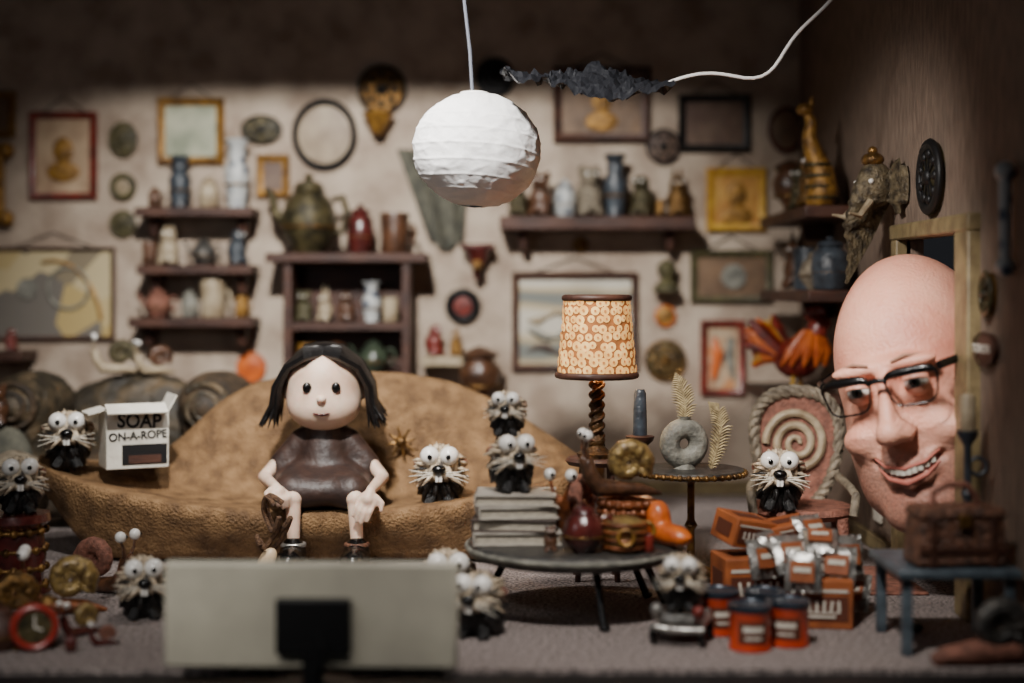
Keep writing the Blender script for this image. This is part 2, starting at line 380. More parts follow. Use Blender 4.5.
for i in range(n+1):
    for j in range(9):
        u=i/n; w=j/8; wid=.72*(1-u*.55); vs.append(((w-.5)*wid+.12*u,-.06-.05*math.sin(w*18+u*2),-u*(1.0-.25*abs(w-.5))))
for i in range(n):
    for j in range(8): fs.append((i*9+j,i*9+j+1,(i+1)*9+j+1,(i+1)*9+j))
g.add(vs,fs); S('hanging_cloth','grey-green cloth draped on the wall','cloth',g,m_cloth,loc=(X(434,YB),YB,Z(150,YB)))
# ---------------------------------------------------------------- vessels and shelves
PR={'vase':[(.0,0),(.16,0),(.17,.03),(.27,.25),(.25,.45),(.12,.66),(.09,.8),(.15,.98),(.13,1),(.08,.85),(.0,.8)],
'tall':[(0,0),(.13,0),(.11,.05),(.15,.3),(.17,.55),(.1,.7),(.12,.78),(.1,.85),(.16,.98),(.14,1),(.08,.9),(0,.85)],
'jar':[(0,0),(.26,0),(.3,.06),(.33,.4),(.3,.7),(.2,.8),(.24,.84),(.2,.9),(.06,.95),(.08,1),(0,1.02)],
'mug':[(0,0),(.3,0),(.33,.05),(.3,.4),(.34,.95),(.33,1),(.28,.95),(.26,.3),(0,.2)],
'pot':[(0,0),(.25,0),(.28,.05),(.45,.25),(.47,.42),(.38,.66),(.25,.78),(.27,.8),(.2,.9),(.06,.93),(.08,1),(0,1.03)],
'urn':[(0,0),(.2,0),(.1,.12),(.3,.4),(.33,.6),(.22,.78),(.3,.85),(.26,.9),(.05,1),(0,1)],
'bowl':[(0,0),(.3,0),(.34,.1),(.6,.7),(.66,1),(.62,1),(.3,.4),(0,.3)]}
def vessel(label,loc,h,kind,mat,handle=0,spout=0,name=None,rz=0,fat=1,group=None,lidm=None,s2=None):
    nm=name or {'vase':'vase','tall':'vase','jar':'lidded_jar','mug':'mug','pot':'teapot','urn':'urn','bowl':'bowl'}[kind]
    o=T(nm,label,nm.replace('_',' '),loc,rz,group=group)
    p=[(r*h*fat,z*h) for r,z in PR[kind]]
    A(o,'body',G().lathe(p,seg=24,wob=.03 if kind in('pot','urn') else 0),mat)
    rm=max(r for r,z in p)
    if handle:
        for sg in ([1,-1] if handle==2 else [1]):
            A(o,'handle',G().tube([(sg*rm*.85,0,h*.68),(sg*rm*1.2,0,h*.72),(sg*rm*1.4,0,h*.5),(sg*rm*1.2,0,h*.26),(sg*rm*.85,0,h*.28)],h*.045),lidm or mat)
    if spout: A(o,'spout',G().tube([(-rm*.8,0,h*.4),(-rm*1.2,0,h*.5),(-rm*1.35,0,h*.75),(-rm*1.55,0,h*.82)],[h*.1,h*.07,h*.05,h*.045]),lidm or mat)
    if kind in('vase','tall','jar','urn','pot'): A(o,'band',G().ring((0,0,h*.33),rm*.93 if kind!='pot' else rm*.99,h*.02,ax='z'),lidm or m_brass)
    return o
def figf(kind):
    def fn(p):
        d=sE(p,(0,.02,-.12),(.26,.28,.34)); d=sm(d,sE(p,(0,-.08,.26),(.2,.2,.19)),.06)
        if kind=='rabbit':
            d=sm(d,sC(p,(-.07,-.02,.35),(-.12,.03,.72),.05,.03),.04); d=sm(d,sC(p,(.07,-.02,.35),(.12,.03,.72),.05,.03),.04)
        elif kind=='bird':
            d=sm(d,sC(p,(0,-.2,.27),(0,-.4,.22),.07,.01),.03); d=sm(d,sC(p,(0,.2,-.1),(0,.4,.1),.1,.03),.06)
        else:
            d=sm(d,sE(p,(-.16,0,.42),(.08,.05,.08)),.03); d=sm(d,sE(p,(.16,0,.42),(.08,.05,.08)),.03); d=sm(d,sE(p,(0,-.28,.22),(.1,.1,.08)),.04)
        d=sm(d,sE(p,(-.15,-.2,-.4),(.11,.16,.08)),.04); d=sm(d,sE(p,(.15,-.2,-.4),(.11,.16,.08)),.04)
        return d
    return fn
FG={k:sdf(figf(k),1.0,28,24,40) for k in('rabbit','bird','bear')}
def figurine(kind,label,loc,h,mat,rz=0):
    o=T(kind+'_figurine',label,'figurine',loc,rz,s=h)
    A(o,'body',FG[kind],mat,loc=(0,0,.49)); 
    for sg in(-1,1): A(o,'eye',G().ell((sg*.08,-.25,.80),.04,8,6),m_white)
    return o
def shelf(x0,x1,py,label,Y=YB,dep=.45,mat=m_dwood,br=True,th=.09):
    Yc=YB-dep/2; w=X(x1,Yc)-X(x0,Yc); z=Z(py,YB-dep)
    o=T('wall_shelf',label,'shelf',(X((x0+x1)/2,Yc),Yc,z))
    A(o,'board',G().box((0,0,-th/2),(w,dep,th)),mat,bev=.015)
    if br:
        for sx in(-1,1):
            A(o,'bracket',G().box((sx*w*.38,.1,-th-.09),(.07,.24,.18),tap=1.4),mat,bev=.01)
    return z+.004
Ys=YB-.24
z=shelf(140,257,207,'dark wooden wall shelf with vases')
vessel('dark ribbed vase on wall shelf',(X(180,Ys),Ys,z),.5,'tall',m_slate,fat=1.3); vessel('tall blue and white vase on shelf',(X(237,Ys),Ys,z),.66,'tall',m_bluewhite,fat=1.1)
vessel('white lidded vase on the shelf',(X(209,Ys),Ys,z),.3,'jar',m_beige); vessel('small dark pot on shelf',(X(155,Ys),Ys,z),.2,'jar',m_brown,handle=1)
z=shelf(142,256,265,'middle dark wooden wall shelf')
figurine('rabbit','white rabbit figurine on the shelf',(X(169,Ys),Ys,z),.38,m_beige); vessel('small grey teapot on shelf',(X(204,Ys),Ys,z),.26,'pot',m_dmetal,handle=1,spout=1)
figurine('bird','dark bird figurine on the shelf',(X(237,Ys),Ys,z),.36,m_slate,rz=.6); vessel('brown mug on the wall shelf',(X(150,Ys),Ys,z),.22,'mug',m_brown,handle=1)
z=shelf(134,257,318,'lower dark wooden wall shelf with mugs')
vessel('brown round teapot on shelf',(X(158,Ys),Ys,z),.28,'pot',m_rust,handle=1,spout=1); vessel('beige beer stein on shelf',(X(213,Ys),Ys,z),.36,'mug',m_beige,handle=1)
vessel('small grey jar on shelf',(X(190,Ys),Ys,z),.26,'jar',m_grey); vessel('ochre mug on shelf',(X(242,Ys),Ys,z),.2,'mug',m_gold,handle=1)
z=shelf(500,693,216,'long dark wooden wall shelf',th=.13)
for px,k,h,mt,l in[(518,'bird',.36,m_bronze,'dark bronze bird figurine'),(541,'bear',.44,m_brown,'brown bear figurine on long shelf'),(589,'bear',.5,m_greyb,'grey bear figurine on long shelf'),(642,'bird',.42,m_bronze,'bronze bird figurine on long shelf'),(677,'rabbit',.4,m_brass,'brass rabbit figurine on long shelf')]:
    figurine(k,l,(X(px,Ys),Ys,z),h,mt,rz=R.uniform(-.5,.5))
vessel('tall slate blue vase on long shelf',(X(615,Ys),Ys,z),.6,'tall',m_slate,fat=1.15); vessel('blue and white small jar on long shelf',(X(565,Ys),Ys,z),.36,'jar',m_bluewhite,fat=.85)
vessel('small brass cup on long shelf',(X(660,Ys),Ys-.02,z),.16,'mug',m_brass)
z=shelf(422,466,357,'tiny beige wall shelf',dep=.34,mat=m_beige,br=False)
Yt=YB-.2
figurine('bird','small red bird figurine on tiny shelf',(X(434,Yt),Yt,z),.32,m_red,rz=.7); figurine('rabbit','small orange rabbit figurine on tiny shelf',(X(456,Yt),Yt,z),.24,m_gold)
Yc=13.6; zt=Z(262,13.35); x0,x1=X(283,13.35),X(410,13.35); w=x1-x0; xc=(x0+x1)/2
o=T('display_cabinet','open dark wooden display cabinet full of crockery','cabinet',(xc,Yc,0))
A(o,'side_panel',G().box((-w/2+.04,0,zt/2),(.08,.5,zt)),m_dwood,bev=.01); A(o,'side_panel',G().box((w/2-.04,0,zt/2),(.08,.5,zt)),m_dwood,bev=.01)
A(o,'back_panel',G().box((0,.23,zt/2),(w-.1,.03,zt-.05)),m_dwood)
zs=Z(322,13.35); zl=Z(374,13.35)
for k in(zs,zl,.5,.12): A(o,'shelf_board',G().box((0,0,k-.04),(w-.14,.46,.07)),m_dwood)
A(o,'top_board',G().box((0,-.02,zt+.04),(w+.32,.56,.09)),m_dwood,bev=.015)
zz=zt+.09
vessel('large dark bronze teapot on the cabinet',(X(310,Yc),Yc-.06,zz),.74,'pot',m_bronze,handle=1,spout=1,fat=.76)
vessel('red lidded jar on the cabinet',(X(361,Yc),Yc-.05,zz),.46,'jar',m_dred,fat=.85); vessel('brown stoneware jug on the cabinet',(X(395,Yc),Yc-.05,zz),.38,'mug',m_brown,handle=1,name='jug',fat=1.1)
for px,k,h,mt,l in[(305,'bear',.30,m_olive,'olive bear figurine in cabinet'),(326,'rabbit',.28,m_beige,'beige rabbit figurine in cabinet'),(347,'bird',.3,m_brown,'brown bird figurine in cabinet')]:
    figurine(k,l,(X(px,Yc),Yc-.05,zs),h,mt,rz=R.uniform(-.4,.4))
vessel('blue and white jar in cabinet',(X(372,Yc),Yc-.06,zs),.38,'tall',m_bluewhite,fat=1.4); vessel('ochre mug in cabinet',(X(391,Yc),Yc-.06,zs),.23,'mug',m_beige)
vessel('green glazed teapot in cabinet',(X(374,Yc),Yc-.06,zl),.32,'pot',m_grn,handle=1,spout=1); vessel('ochre jug in cabinet',(X(308,Yc),Yc-.06,zl),.28,'mug',m_gold,handle=1)
vessel('brown urn in cabinet',(X(337,Yc),Yc-.06,zl),.3,'urn',m_brown)
vessel('tall dark pagoda urn on wall side table',(X(480,13.5),13.5,.905),.56,'urn',m_brown,fat=1.1)
o=T('plant_stand','dark wooden plant stand under urn','stand',(X(480,13.5),13.5,0)); A(o,'top',G().lathe([(.25,.84),(.28,.87),(.27,.9),(0,.9)]),m_dwood); A(o,'leg',G().lathe([(.2,0),(.06,.08),(.05,.7),(.12,.85)]),m_dwood)
def rshelf(pa,pb,py,label,dep=.42):
    Ya,Yb_=YR(pa),YR(pb); ym=(Ya+Yb_)/2; z=Z(py,ym)
    o=T('wall_shelf',label,'shelf',(XR-dep/2,ym,z)); A(o,'board',G().box((0,0,-.05),(dep,abs(Ya-Yb_),.1)),m_dwood,bev=.015)
    A(o,'bracket',G().box((dep*.2,0,-.17),(dep*.5,.08,.16),tap=1.3),m_dwood); return z+.004
z=rshelf(808,862,212,'dark wooden shelf beside the corner',.46)
o=T('horn_vase','tall curved ochre horn vase on shelf','vase',(2.50,11.58,z))
A(o,'body',G().tube([(0,0,0),(0,0,.02),(.03,0,.12),(.02,0,.28),(-.04,0,.42),(-.08,0,.56),(-.06,0,.68),(-.10,0,.76)],[.10,.12,.13,.10,.08,.06,.05,.03],18).ell((-.12,-.02,.78),(.07,.06,.05)).ell((-.06,0,.84),(.02,.02,.05)),m_gold)
for k in range(4): A(o,'band',G().ring((.02-.01*k,0,.06+k*.09),.125-.008*k,.014,ax='z'),m_bronze)
figurine('bear','gold crowned figurine on shelf',(2.56,12.05,z),.5,m_brass,rz=-.6); vessel('dark urn on side shelf',(2.54,13.0,z),.5,'urn',m_brown,handle=0)
figurine('bird','bronze bird figurine on side shelf',(2.56,12.53,z),.42,m_bronze,rz=-.9)
z=rshelf(808,866,290,'lower dark shelf beside the corner',.46)
vessel('slate blue jar on side shelf',(2.55,11.4,z),.42,'jar',m_slate,fat=1.1); vessel('grey round pot on side shelf',(2.55,11.85,z),.34,'pot',m_greyb); vessel('blue jug on side shelf',(2.55,12.3,z),.36,'mug',m_slate,name='jug'); figurine('rabbit','brown rabbit figurine on side shelf',(2.55,12.75,z),.45,m_brown,rz=-.5)
z=rshelf(806,846,388,'small dark shelf below the corner',dep=.6)
o=T('rooster_figurine','bright orange and yellow feathered rooster figurine','figurine',(2.44,12.2,z),rz=.9,s=1.05)
def rf(p):
    d=sE(p,(0,0,0),(.15,.2,.17)); d=sm(d,sC(p,(0,-.12,.05),(0,-.2,.3),.1,.07),.06); d=sm(d,sC(p,(0,-.22,.3),(0,-.33,.27),.04,.01),.02); return d
A(o,'body',sdf(rf,.8,32,24),m_red,loc=(0,0,.28))
rr=random.Random(3)
for nm,mt,a0 in(('tail_feathers',m_orange,0),('tail_feathers',m_yel,1),('tail_feathers',m_red,2)):
    g=G()
    for i in range(9):
        t=-.7+i*.2+a0*.07; sx=rr.uniform(-.14,.14); g.tube([(sx*.3,.1,.3),(sx,.18+.12*math.cos(t),.38+.14*math.sin(t)),(sx*1.5,.2+.18*math.cos(t),.38+.28*math.sin(t))],[.06,.07,.02],7)
    A(o,nm,g,mt)
g=G()
for i in range(12): a=i*.52; g.tube([(.06*math.cos(a),-.14+.06*math.sin(a),.5),(.15*math.cos(a),-.1+.15*math.sin(a),.34),(.19*math.cos(a),-.05+.2*math.sin(a),.22)],[.03,.05,.01],6)
A(o,'neck_feathers',g,m_orange); A(o,'comb',G().ell((0,-.18,.66),(.02,.08,.05)).ell((0,-.12,.64),(.02,.05,.06)),m_red); A(o,'leg',G().tube([(.06,0,.14),(.06,0,0)],.02),m_yel); A(o,'leg',G().tube([(-.06,0,.14),(-.06,0,0)],.02),m_yel)
loc,rz,kx,kz=pos(898,200,'r')
o=T('elephant_head','carved bronze elephant head mounted on wall','ornament',(XR-.05,loc[1],loc[2]),rz+.3,s=.9)
def ef(p):
    d=sE(p,(0,-.15,.12),(.14,.15,.19)); d=sm(d,sC(p,(0,-.26,.08),(-.03,-.35,-.2),.08,.06),.04); d=sm(d,sC(p,(-.03,-.35,-.2),(-.03,-.33,-.5),.06,.045),.02); d=sm(d,sC(p,(-.03,-.33,-.5),(0.0,-.40,-.66),.045,.03),.02)
    d=sm(d,sE(p,(-.22,-.07,.10),(.15,.025,.22)),.02); d=sm(d,sE(p,(.22,-.07,.10),(.15,.025,.22)),.02); d+=.008*np.sin(p[:,2]*70)*(p[:,2]<.0); return d
A(o,'head',sdf(ef,1.2,64,90,80),m_ele)
for sg in(-1,1):
    A(o,'tusk',G().tube([(sg*.08,-.24,-.02),(sg*.12,-.36,-.14),(sg*.13,-.46,-.12)],[.03,.025,.01]),m_beige); A(o,'eye',G().ell((sg*.11,-.25,.14),.022,10,8),m_white)
A(o,'headdress',G().ell((0,-.17,.32),(.10,.09,.06)).ell((0,-.17,.39),.04),m_brass)
loc,rz,kx,kz=pos(1018,222,'r')
o=T('wall_ornament','blue and white long ceramic wall ornament','ornament',loc,rz); A(o,'body',G().tube([(0,-.07,.25),(0,-.07,-.22)],[.04,.035]).ell((0,-.07,.28),.06).ell((0,-.07,-.25),.055),m_bluewhite)
# ---------------------------------------------------------------- sofa
def ss(t): t=max(0,min(1,t)); return t*t*(3-2*t)
ns,sub=90,4
vs=[];fs=[];SX,SH=-1.45,2.16
bpx=[40,140,160,180,200,222,250,285,330,400,450,500,540,580,640]; bpy_=[458,457,453,440,421,401,386,377,372,374,382,402,427,452,470]
for i in range(ns+1):
    s=-math.cos(math.pi*i/ns)*.35+(-1+2*i/ns)*.65; a=abs(s); w=max(1-a**3.4,0)**.62*.985+.015
    ze=.40+.31*a**2.0; zb=.50*ss((a-.66)/.34)**1.6
    pxx=512+(SX+SH*s)*F/11.5; ztop=2-(np.interp(pxx,bpx,bpy_)-290)*11.5/F
    hb=max(0,(ztop-ze-.03)/.89) if a<.95 else 0
    cp=[(10.5,zb),(10.32,zb+.3*(ze-zb)),(10.2,ze-.13),(10.19,ze-.03),(10.27,ze+.01),(10.75,ze-.02),(11.02,ze+.02+.1*hb),(11.28,ze+.02+.62*hb),(11.42,ze+.02+.86*hb),(11.55,ze+.03+.89*hb),(11.72,ze-.05+.7*hb),(11.75,zb+.4*(ze-zb)),(11.5,zb)]
    n=len(cp)
    for j in range(n):
        p0,p1,p2,p3=cp[j-1],cp[j],cp[(j+1)%n],cp[(j+2)%n]
        if j==n-1: pts=[(p1[0]+(p2[0]-p1[0])*k/sub,p1[1]+(p2[1]-p1[1])*k/sub) for k in range(sub)]
        else:
            pts=[]
            for k in range(sub):
                t=k/sub
                pts.append(tuple(.5*((2*p1[q])+(-p0[q]+p2[q])*t+(2*p0[q]-5*p1[q]+4*p2[q]-p3[q])*t*t+(-p0[q]+3*p1[q]-3*p2[q]+p3[q])*t**3) for q in(0,1)))
        for (y,z) in pts: vs.append((SX+SH*s,10.8+(y-10.8)*w,max(z,.002)))
n*=sub
for i in range(ns):
    for j in range(n): k=(j+1)%n; fs.append((i*n+j,i*n+k,(i+1)*n+k,(i+1)*n+j))
fs.append(tuple(range(n))); fs.append(tuple(ns*n+j for j in range(n-1,-1,-1)))
S('sofa','long mottled tan sofa with curved back and pointed arms','sofa',G().add(vs,fs),m_sofa,sharp=70,smooth=3)
g=G().ell((0,0,0),.045)
for i in range(8): t=i*math.pi/4+.2; g.tube([(0,0,0),(.12*math.cos(t),-.01,.12*math.sin(t))],[.02,.006],6)
S('star_brooch','small brass starburst brooch pinned on sofa back','brooch',g,m_brass,loc=(X(401,11.05),11.06,Z(442,11.05)))
# ---------------------------------------------------------------- guinea pigs
def pf(p):
    d=sE(p,(0,.08,-.14),(.35,.40,.36)); d=sm(d,sE(p,(0,-.1,.2),(.35,.31,.27)),.1); d=sm(d,sE(p,(0,-.35,.06),(.22,.17,.15)),.06)
    d=sm(d,sE(p,(-.17,-.28,-.44),(.1,.14,.06)),.03); d=sm(d,sE(p,(.17,-.28,-.44),(.1,.14,.06)),.03)
    a=np.arctan2(p[:,0],-p[:,1]+.001); d+=.014*np.sin(a*17+4*np.sin(p[:,2]*6)); return d
PG=sdf(pf,.9,110,64)
def tufts(n,sel,ln,seed,rad=.04,out=.35):
    rr=random.Random(seed); g=G(); c=0; it=0; ctr=Vector((0,-.45,.12))
    while c<n and it<9000:
        it+=1; v=Vector(rr.choice(PG.v))
        if not sel(v): continue
        nn=v.normalized(); away=(v-ctr); away=(away-nn*away.dot(nn)).normalized() if away.length>.05 else nn
        d=(away*.8+nn*out+Vector((0,0,-.25))+Vector((rr.uniform(-.07,.07),rr.uniform(-.07,.07),rr.uniform(-.07,.07)))).normalized(); L=ln*rr.uniform(.75,1.15)
        p=v-nn*.008
        g.tube([p,p+d*L*.3+nn*.018,p+d*L*.65+nn*.018,p+d*L],[rad*.6,rad,rad*.75,.004],7); c+=1
    return g
def pig(label,loc,rz,s,v=0):
    o=T('guinea_pig_figurine',label,'guinea pig figurine',loc,rz,s)
    A(o,'body',PG,m_pigb,loc=(0,0,.50),label='black clay body with streaked face')
    face=lambda q:q.z>(-.06 if v==0 else .0) and q.y<.2 and not(abs(q.x)<.1 and q.y<-.35)
    low=lambda q:not face(q) and q.z>-.42 and not(q.y<-.38)
    A(o,'fur',tufts(130 if v==0 else 100,face,.30,3+v,rad=.034,out=.10),m_cream,loc=(0,0,.50),label='cream and grey streaked face fur',kind='stuff')
    A(o,'fur',tufts(18,face,.30,33+v,rad=.026,out=.14),m_bfur,loc=(0,0,.50),label='black streaks in face fur',kind='stuff')
    A(o,'fur',tufts(170,low,.28,9+v,rad=.034,out=.12),m_bfur,loc=(0,0,.50),label='black bristled body fur',kind='stuff')
    for sg in(-1,1):
        e=A(o,'eye',G().ell((0,0,0),.162,20,14),m_white,loc=(sg*.165,-.33,.87),rot=(0,0,sg*.15))
        A(e,'pupil',G().ell((0,0,0),(.045,.03,.045),12,8),m_pupil,loc=(sg*-.03,-.150,-.005))
        A(o,'ear',G().ell((0,0,0),(.1,.03,.075),12,8),m_rust,loc=(sg*.38,.02,.72),rot=(0,sg*.5,sg*.4))
        for k in range(3): A(o,'whisker',G().tube([(sg*.1,-.50,.6-k*.02),(sg*.3,-.56,.62-k*.05),(sg*.50,-.52,.66-k*.11)],[.010,.009,.004],5),m_card)
    A(o,'nose',G().ell((0,0,0),(.12,.10,.085),14,10),m_gloss,loc=(0,-.53,.66))
    for sg in(-1,1): A(o,'tooth',G().box((sg*.03,-.53,.51),(.054,.03,.12)),m_white,bev=.01)
    return o
gp='clay guinea pig figurines'
pa=pig('black clay guinea pig with cream face on sofa seat',(X(440,10.42),10.48,.42),.0,.43,0)
pb=pig('black clay guinea pig sitting on the books',(X(512,8.85),8.85,.752),.25,.35,1)
pa['group']=gp; pb['group']=gp
def P(o,px,Y,z,rz,s,l): return clone(o,(X(px,Y),Y,z),rz,s,l,gp)
P(pa,68,10.74,.665,.25,.41,'clay guinea pig perched on the sofa arm')
P(pa,507,8.9,1.09,-.1,.27,'small clay guinea pig stacked on another')
P(pa,20,9.25,.558,.35,.35,'clay guinea pig on top of ornate drum')
P(pa,143,8.72,0,.3,.36,'clay guinea pig standing on the carpet')
P(pb,480,8.25,0,-.35,.36,'clay guinea pig on carpet behind the television')
P(pa,447,8.72,0,.1,.40,'clay guinea pig peeking over the television')
P(pa,779,10.10,.447,-.15,.41,'clay guinea pig seated on the wicker chair')
# ---------------------------------------------------------------- soap box
o=T('soap_box','white cardboard box reading SOAP ON-A-ROPE','box',(X(133,10.7),10.72,.672),rz=.45)
A(o,'box',G().box((0,0,.215),(.46,.32,.43)),m_card,bev=.006)
A(o,'flap',G().box((-.02,-.215,.45),(.44,.13,.012),rx=.5),m_card); A(o,'flap',G().box((.26,0,.48),(.012,.30,.13),ry=.5),m_card); A(o,'flap',G().box((-.29,0,.43),(.14,.30,.012),ry=-.25),m_card)
A(o,'window',G().box((.05,-.162,.105),(.33,.006,.15)),m_black); A(o,'window_soap',G().box((.05,-.167,.07),(.24,.006,.06)),m_dwood); A(o,'inside',G().box((0,0,.433),(.40,.28,.006)),m_black)
text(o,'SOAP',.145,(0.01,-.163,.35),m_black,sx=.9,rot=(math.pi/2,.05,0),bold=.025); text(o,'ON-A-ROPE',.084,(0,-.163,.243),m_black,sx=.95,rot=(math.pi/2,-.04,0),bold=.028)
# ---------------------------------------------------------------- doll (plain generic clay doll)
DX,DY,DZ=-1.40,10.66,.41
doll=T('clay_doll','plain clay doll in brown smock sitting on sofa','doll',(DX,DY,DZ))
g=G()
g.ell((0,.02,.28),(.16,.12,.26)); g.cap((0,0,.48),(0,-.02,.68),.07,.07)
def hand(g,w,dirn,side,up,curl=.3,k=1.0):
    w=Vector(w); d=Vector(dirn).normalized(); s_=Vector(side).normalized(); n=Vector(up).normalized()
    g.cap(w,w+d*.05,.036,.048); c=w+d*.075
    for j in(-1.5,-.5,.5,1.5):
        b=c+s_*j*.036; g.cap(w+d*.03+s_*j*.02,b,.028,.024,10)
        L=[.085,.105,.1,.08][int(j+1.5)]*k
        p1=b+d*L*.5+n*.01; p2=p1+(d*math.cos(curl*2)-n*math.sin(curl*2)).normalized()*L*.55
        g.cap(b,p1,.0205,.0185,10); g.cap(p1,p2,.0185,.015,10)
    t0=w+d*.02-s_*.05; t1=t0+(d*.5-s_).normalized()*.06; t2=t1+(d*1.2-s_*.3).normalized()*.05
    g.cap(t0,t1,.025,.021,10); g.cap(t1,t2,.021,.016,10)
g.cap((-.24,0,.42),(-.44,-.1,.2),.06,.048); g.cap((-.44,-.1,.2),(-.28,-.56,.19),.048,.036); hand(g,(-.28,-.56,.19),(.5,-.5,-.6),(.6,.6,0),(.1,-.5,.7),.6,1.1)
g.cap((.24,0,.42),(.44,-.1,.2),.06,.048); g.cap((.44,-.1,.2),(.40,-.62,.17),.048,.036); hand(g,(.40,-.63,.16),(-.35,-.25,-.9),(-1,0,.3),(0,-1,.2),.15,1.35)
for sx,kx in((-.16,-.15),(.28,.30)):
    g.cap((sx*.6,0,.12),(sx,-.52,.1),.07,.066); g.cap((sx,-.52,.1),(kx,-.57,-.22),.058,.044)
A(doll,'body',g,m_skin,vox=.010,smooth=3)
def df(p):
    d=sC(p,(0,.03,-.1),(0,0,.22),.29,.16); d=sm(d,sE(p,(0,-.05,-.17),(.40,.34,.16)),.08)
    d=sm(d,sC(p,(-.17,-.1,-.17),(-.19,-.42,-.17),.16,.125),.08); d=sm(d,sC(p,(.16,-.1,-.17),(.25,-.42,-.17),.16,.125),.08); d=sm(d,sE(p,(.02,-.36,-.17),(.36,.17,.12)),.08)
    d=sm(d,sC(p,(-.17,0,.15),(-.33,-.03,-.02),.10,.085),.05); d=sm(d,sC(p,(.17,0,.15),(.33,-.03,-.02),.10,.085),.05)
    a=np.arctan2(p[:,0],-p[:,1]); d+=.006*np.sin(a*11)*np.clip(-p[:,2]*4,0,1); return smx(d,-(p[:,2]+.30),.02)
A(doll,'smock',sdf(df,1.0,120,90),m_dress,loc=(0,0,.31),sharp=80)
for kx in(-.15,.30):
    def shf(p):
        d=sE(p,(0,-.08,0),(.105,.19,.085)); d=sm(d,sE(p,(0,.06,.04),(.09,.09,.1)),.05); return smx(d,-(p[:,2]+.06),.01)
    sh=A(doll,'shoe',sdf(shf,.5,32,24),m_gloss,loc=(kx,-.64,-.30))
    A(sh,'sole',G().lathe([(.1,0),(.105,.02),(.1,.035)],(0,-.05,-.075),m=Matrix.Diagonal((1,1.9,1,1))),m_dwood)
    A(sh,'strap',G().ring((0,.06,.085),.075,.018,ax='z'),m_silver if kx<0 else m_leather,label='silver ankle strap' if kx<0 else 'brown ankle strap')
def hf(p):
    d=sE(p,(0,.02,.05),(.285,.27,.27)); d=sm(d,sE(p,(0,-.04,-.12),(.27,.23,.19)),.08)
    for sg in(-1,1): d=sm(d,sE(p,(sg*.28,.02,-.02),(.035,.05,.07)),.02)
    return d
hd=A(doll,'head',sdf(hf,.6,96,72),m_skin,loc=(.0,-.06,.86),rot=(.05,0,.05))
A(hd,'nose',G().ell((0,-.275,-.05),(.036,.036,.030)),m_skin)
for sg in(-1,1):
    A(hd,'eye',G().ell((0,0,0),(.034,.022,.040),20,14),m_gloss,loc=(sg*.105,-.245,.03),label='plain black bead eye')
A(hd,'mouth',G().tube([(-.06,-.262,-.156),(-.03,-.272,-.162),(0,-.276,-.164),(.03,-.272,-.162),(.06,-.262,-.156)],[.005,.008,.009,.008,.005]),m_dred)
g=G(); g.ell((0,.05,.07),(.30,.28,.275))
rr=random.Random(4)
for i in range(120):
    sg=-1 if i%2 else 1; t=(i//2)/59.0; yy=-.20+.46*t+rr.uniform(-.01,.01)
    top=.335-.5*(yy-.05)**2*1.6
    ln=rr.uniform(-.29,-.2); fl=rr.uniform(.02,.16)
    yo=-.14+.40*t
    g.tube([(sg*.01,yy*.7,top-.02),(sg*.13,yy*.9-.03,top-.035),(sg*.26,yo-.02,.17),(sg*(.32+fl*.2),yo+.0,.02),(sg*(.32+fl*.4),yo,-.12),(sg*(.31+fl),yo-.03+rr.uniform(-.04,.04),ln)],[.02,.03,.034,.03,.02,.004],6)
A(hd,'hair',g,m_hair)
o=T('soap_on_a_rope','soap bar on tangled brown rope held by doll','soap',(DX-.2,DY-.76,.41))
g=G(); pts=[]
for i in range(60):
    t=i/59; pts.append((-.1*t-.12*math.sin(t*9)*(1-t*.3)+.02,-.06*math.cos(t*13)-.03,.12-.36*t+.08*math.sin(t*15)))
g.tube(pts,.02,7); g.tube([(p[0]*.7-.05,p[1]-.03,p[2]*.9+.02*math.sin(i)) for i,p in enumerate(pts[::2])],.017,6); A(o,'rope',g,m_rope)
A(o,'soap_bar',sdf(lambda p:sE(p,(0,0,0),(.06,.04,.1)),.2,20,14),m_soap,loc=(-.1,-.03,-.29),rot=(0,.5,0))
# ---------------------------------------------------------------- coffee table
CX,CY,CZ=X(574,8.9),8.9,.44
o=T('coffee_table','round dark metal coffee table with splayed legs','table',(CX,CY,0))
A(o,'table_top',G().lathe([(0,CZ-.10),(.6,CZ-.10),(.66,CZ-.08),(.675,CZ-.03),(.655,CZ-.005),(.63,CZ),(0,CZ)],seg=56),m_dmetal)
g=G(); g.ring((0,0,CZ-.035),.67,.016,seg=56,ax='z'); A(o,'beaded_rim',g,m_grey)
for t in(-75,35,160,10):
    t=math.radians(t); c,s_=math.cos(t),math.sin(t)
    A(o,'leg',G().tube([(c*.42,s_*.42,CZ-.08),(c*.5,s_*.5,.2),(c*.6,s_*.6,.01)],[.03,.022,.026],10).ell((c*.6,s_*.6,.02),(.035,.035,.02)),m_gloss)
bz=CZ+.002
for i,(w,d,h,mt,rz) in enumerate([(.54,.42,.08,m_cover,.05),(.52,.4,.075,m_cover2,-.08),(.49,.4,.075,m_cover,.1),(.50,.38,.07,m_cover,-.03)]):
    b=T('book',['pale hardback book at the bottom of stack','grey-brown hardback book in the stack','pale hardback book in the stack','pale hardback book on top of stack'][i],'book',(X(516,8.85),8.85,bz),rz,group='books stacked on the coffee table')
    A(b,'pages',G().box((0,0,h/2),(w-.03,d-.03,h-.02)),m_pages)
    A(b,'cover',G().box((0,0,.006),(w,d,.012)).box((0,0,h-.006),(w,d,.012)).box((-w/2+.005,0,h/2),(.012,d,h)),mt,bev=.003); bz+=h+.002
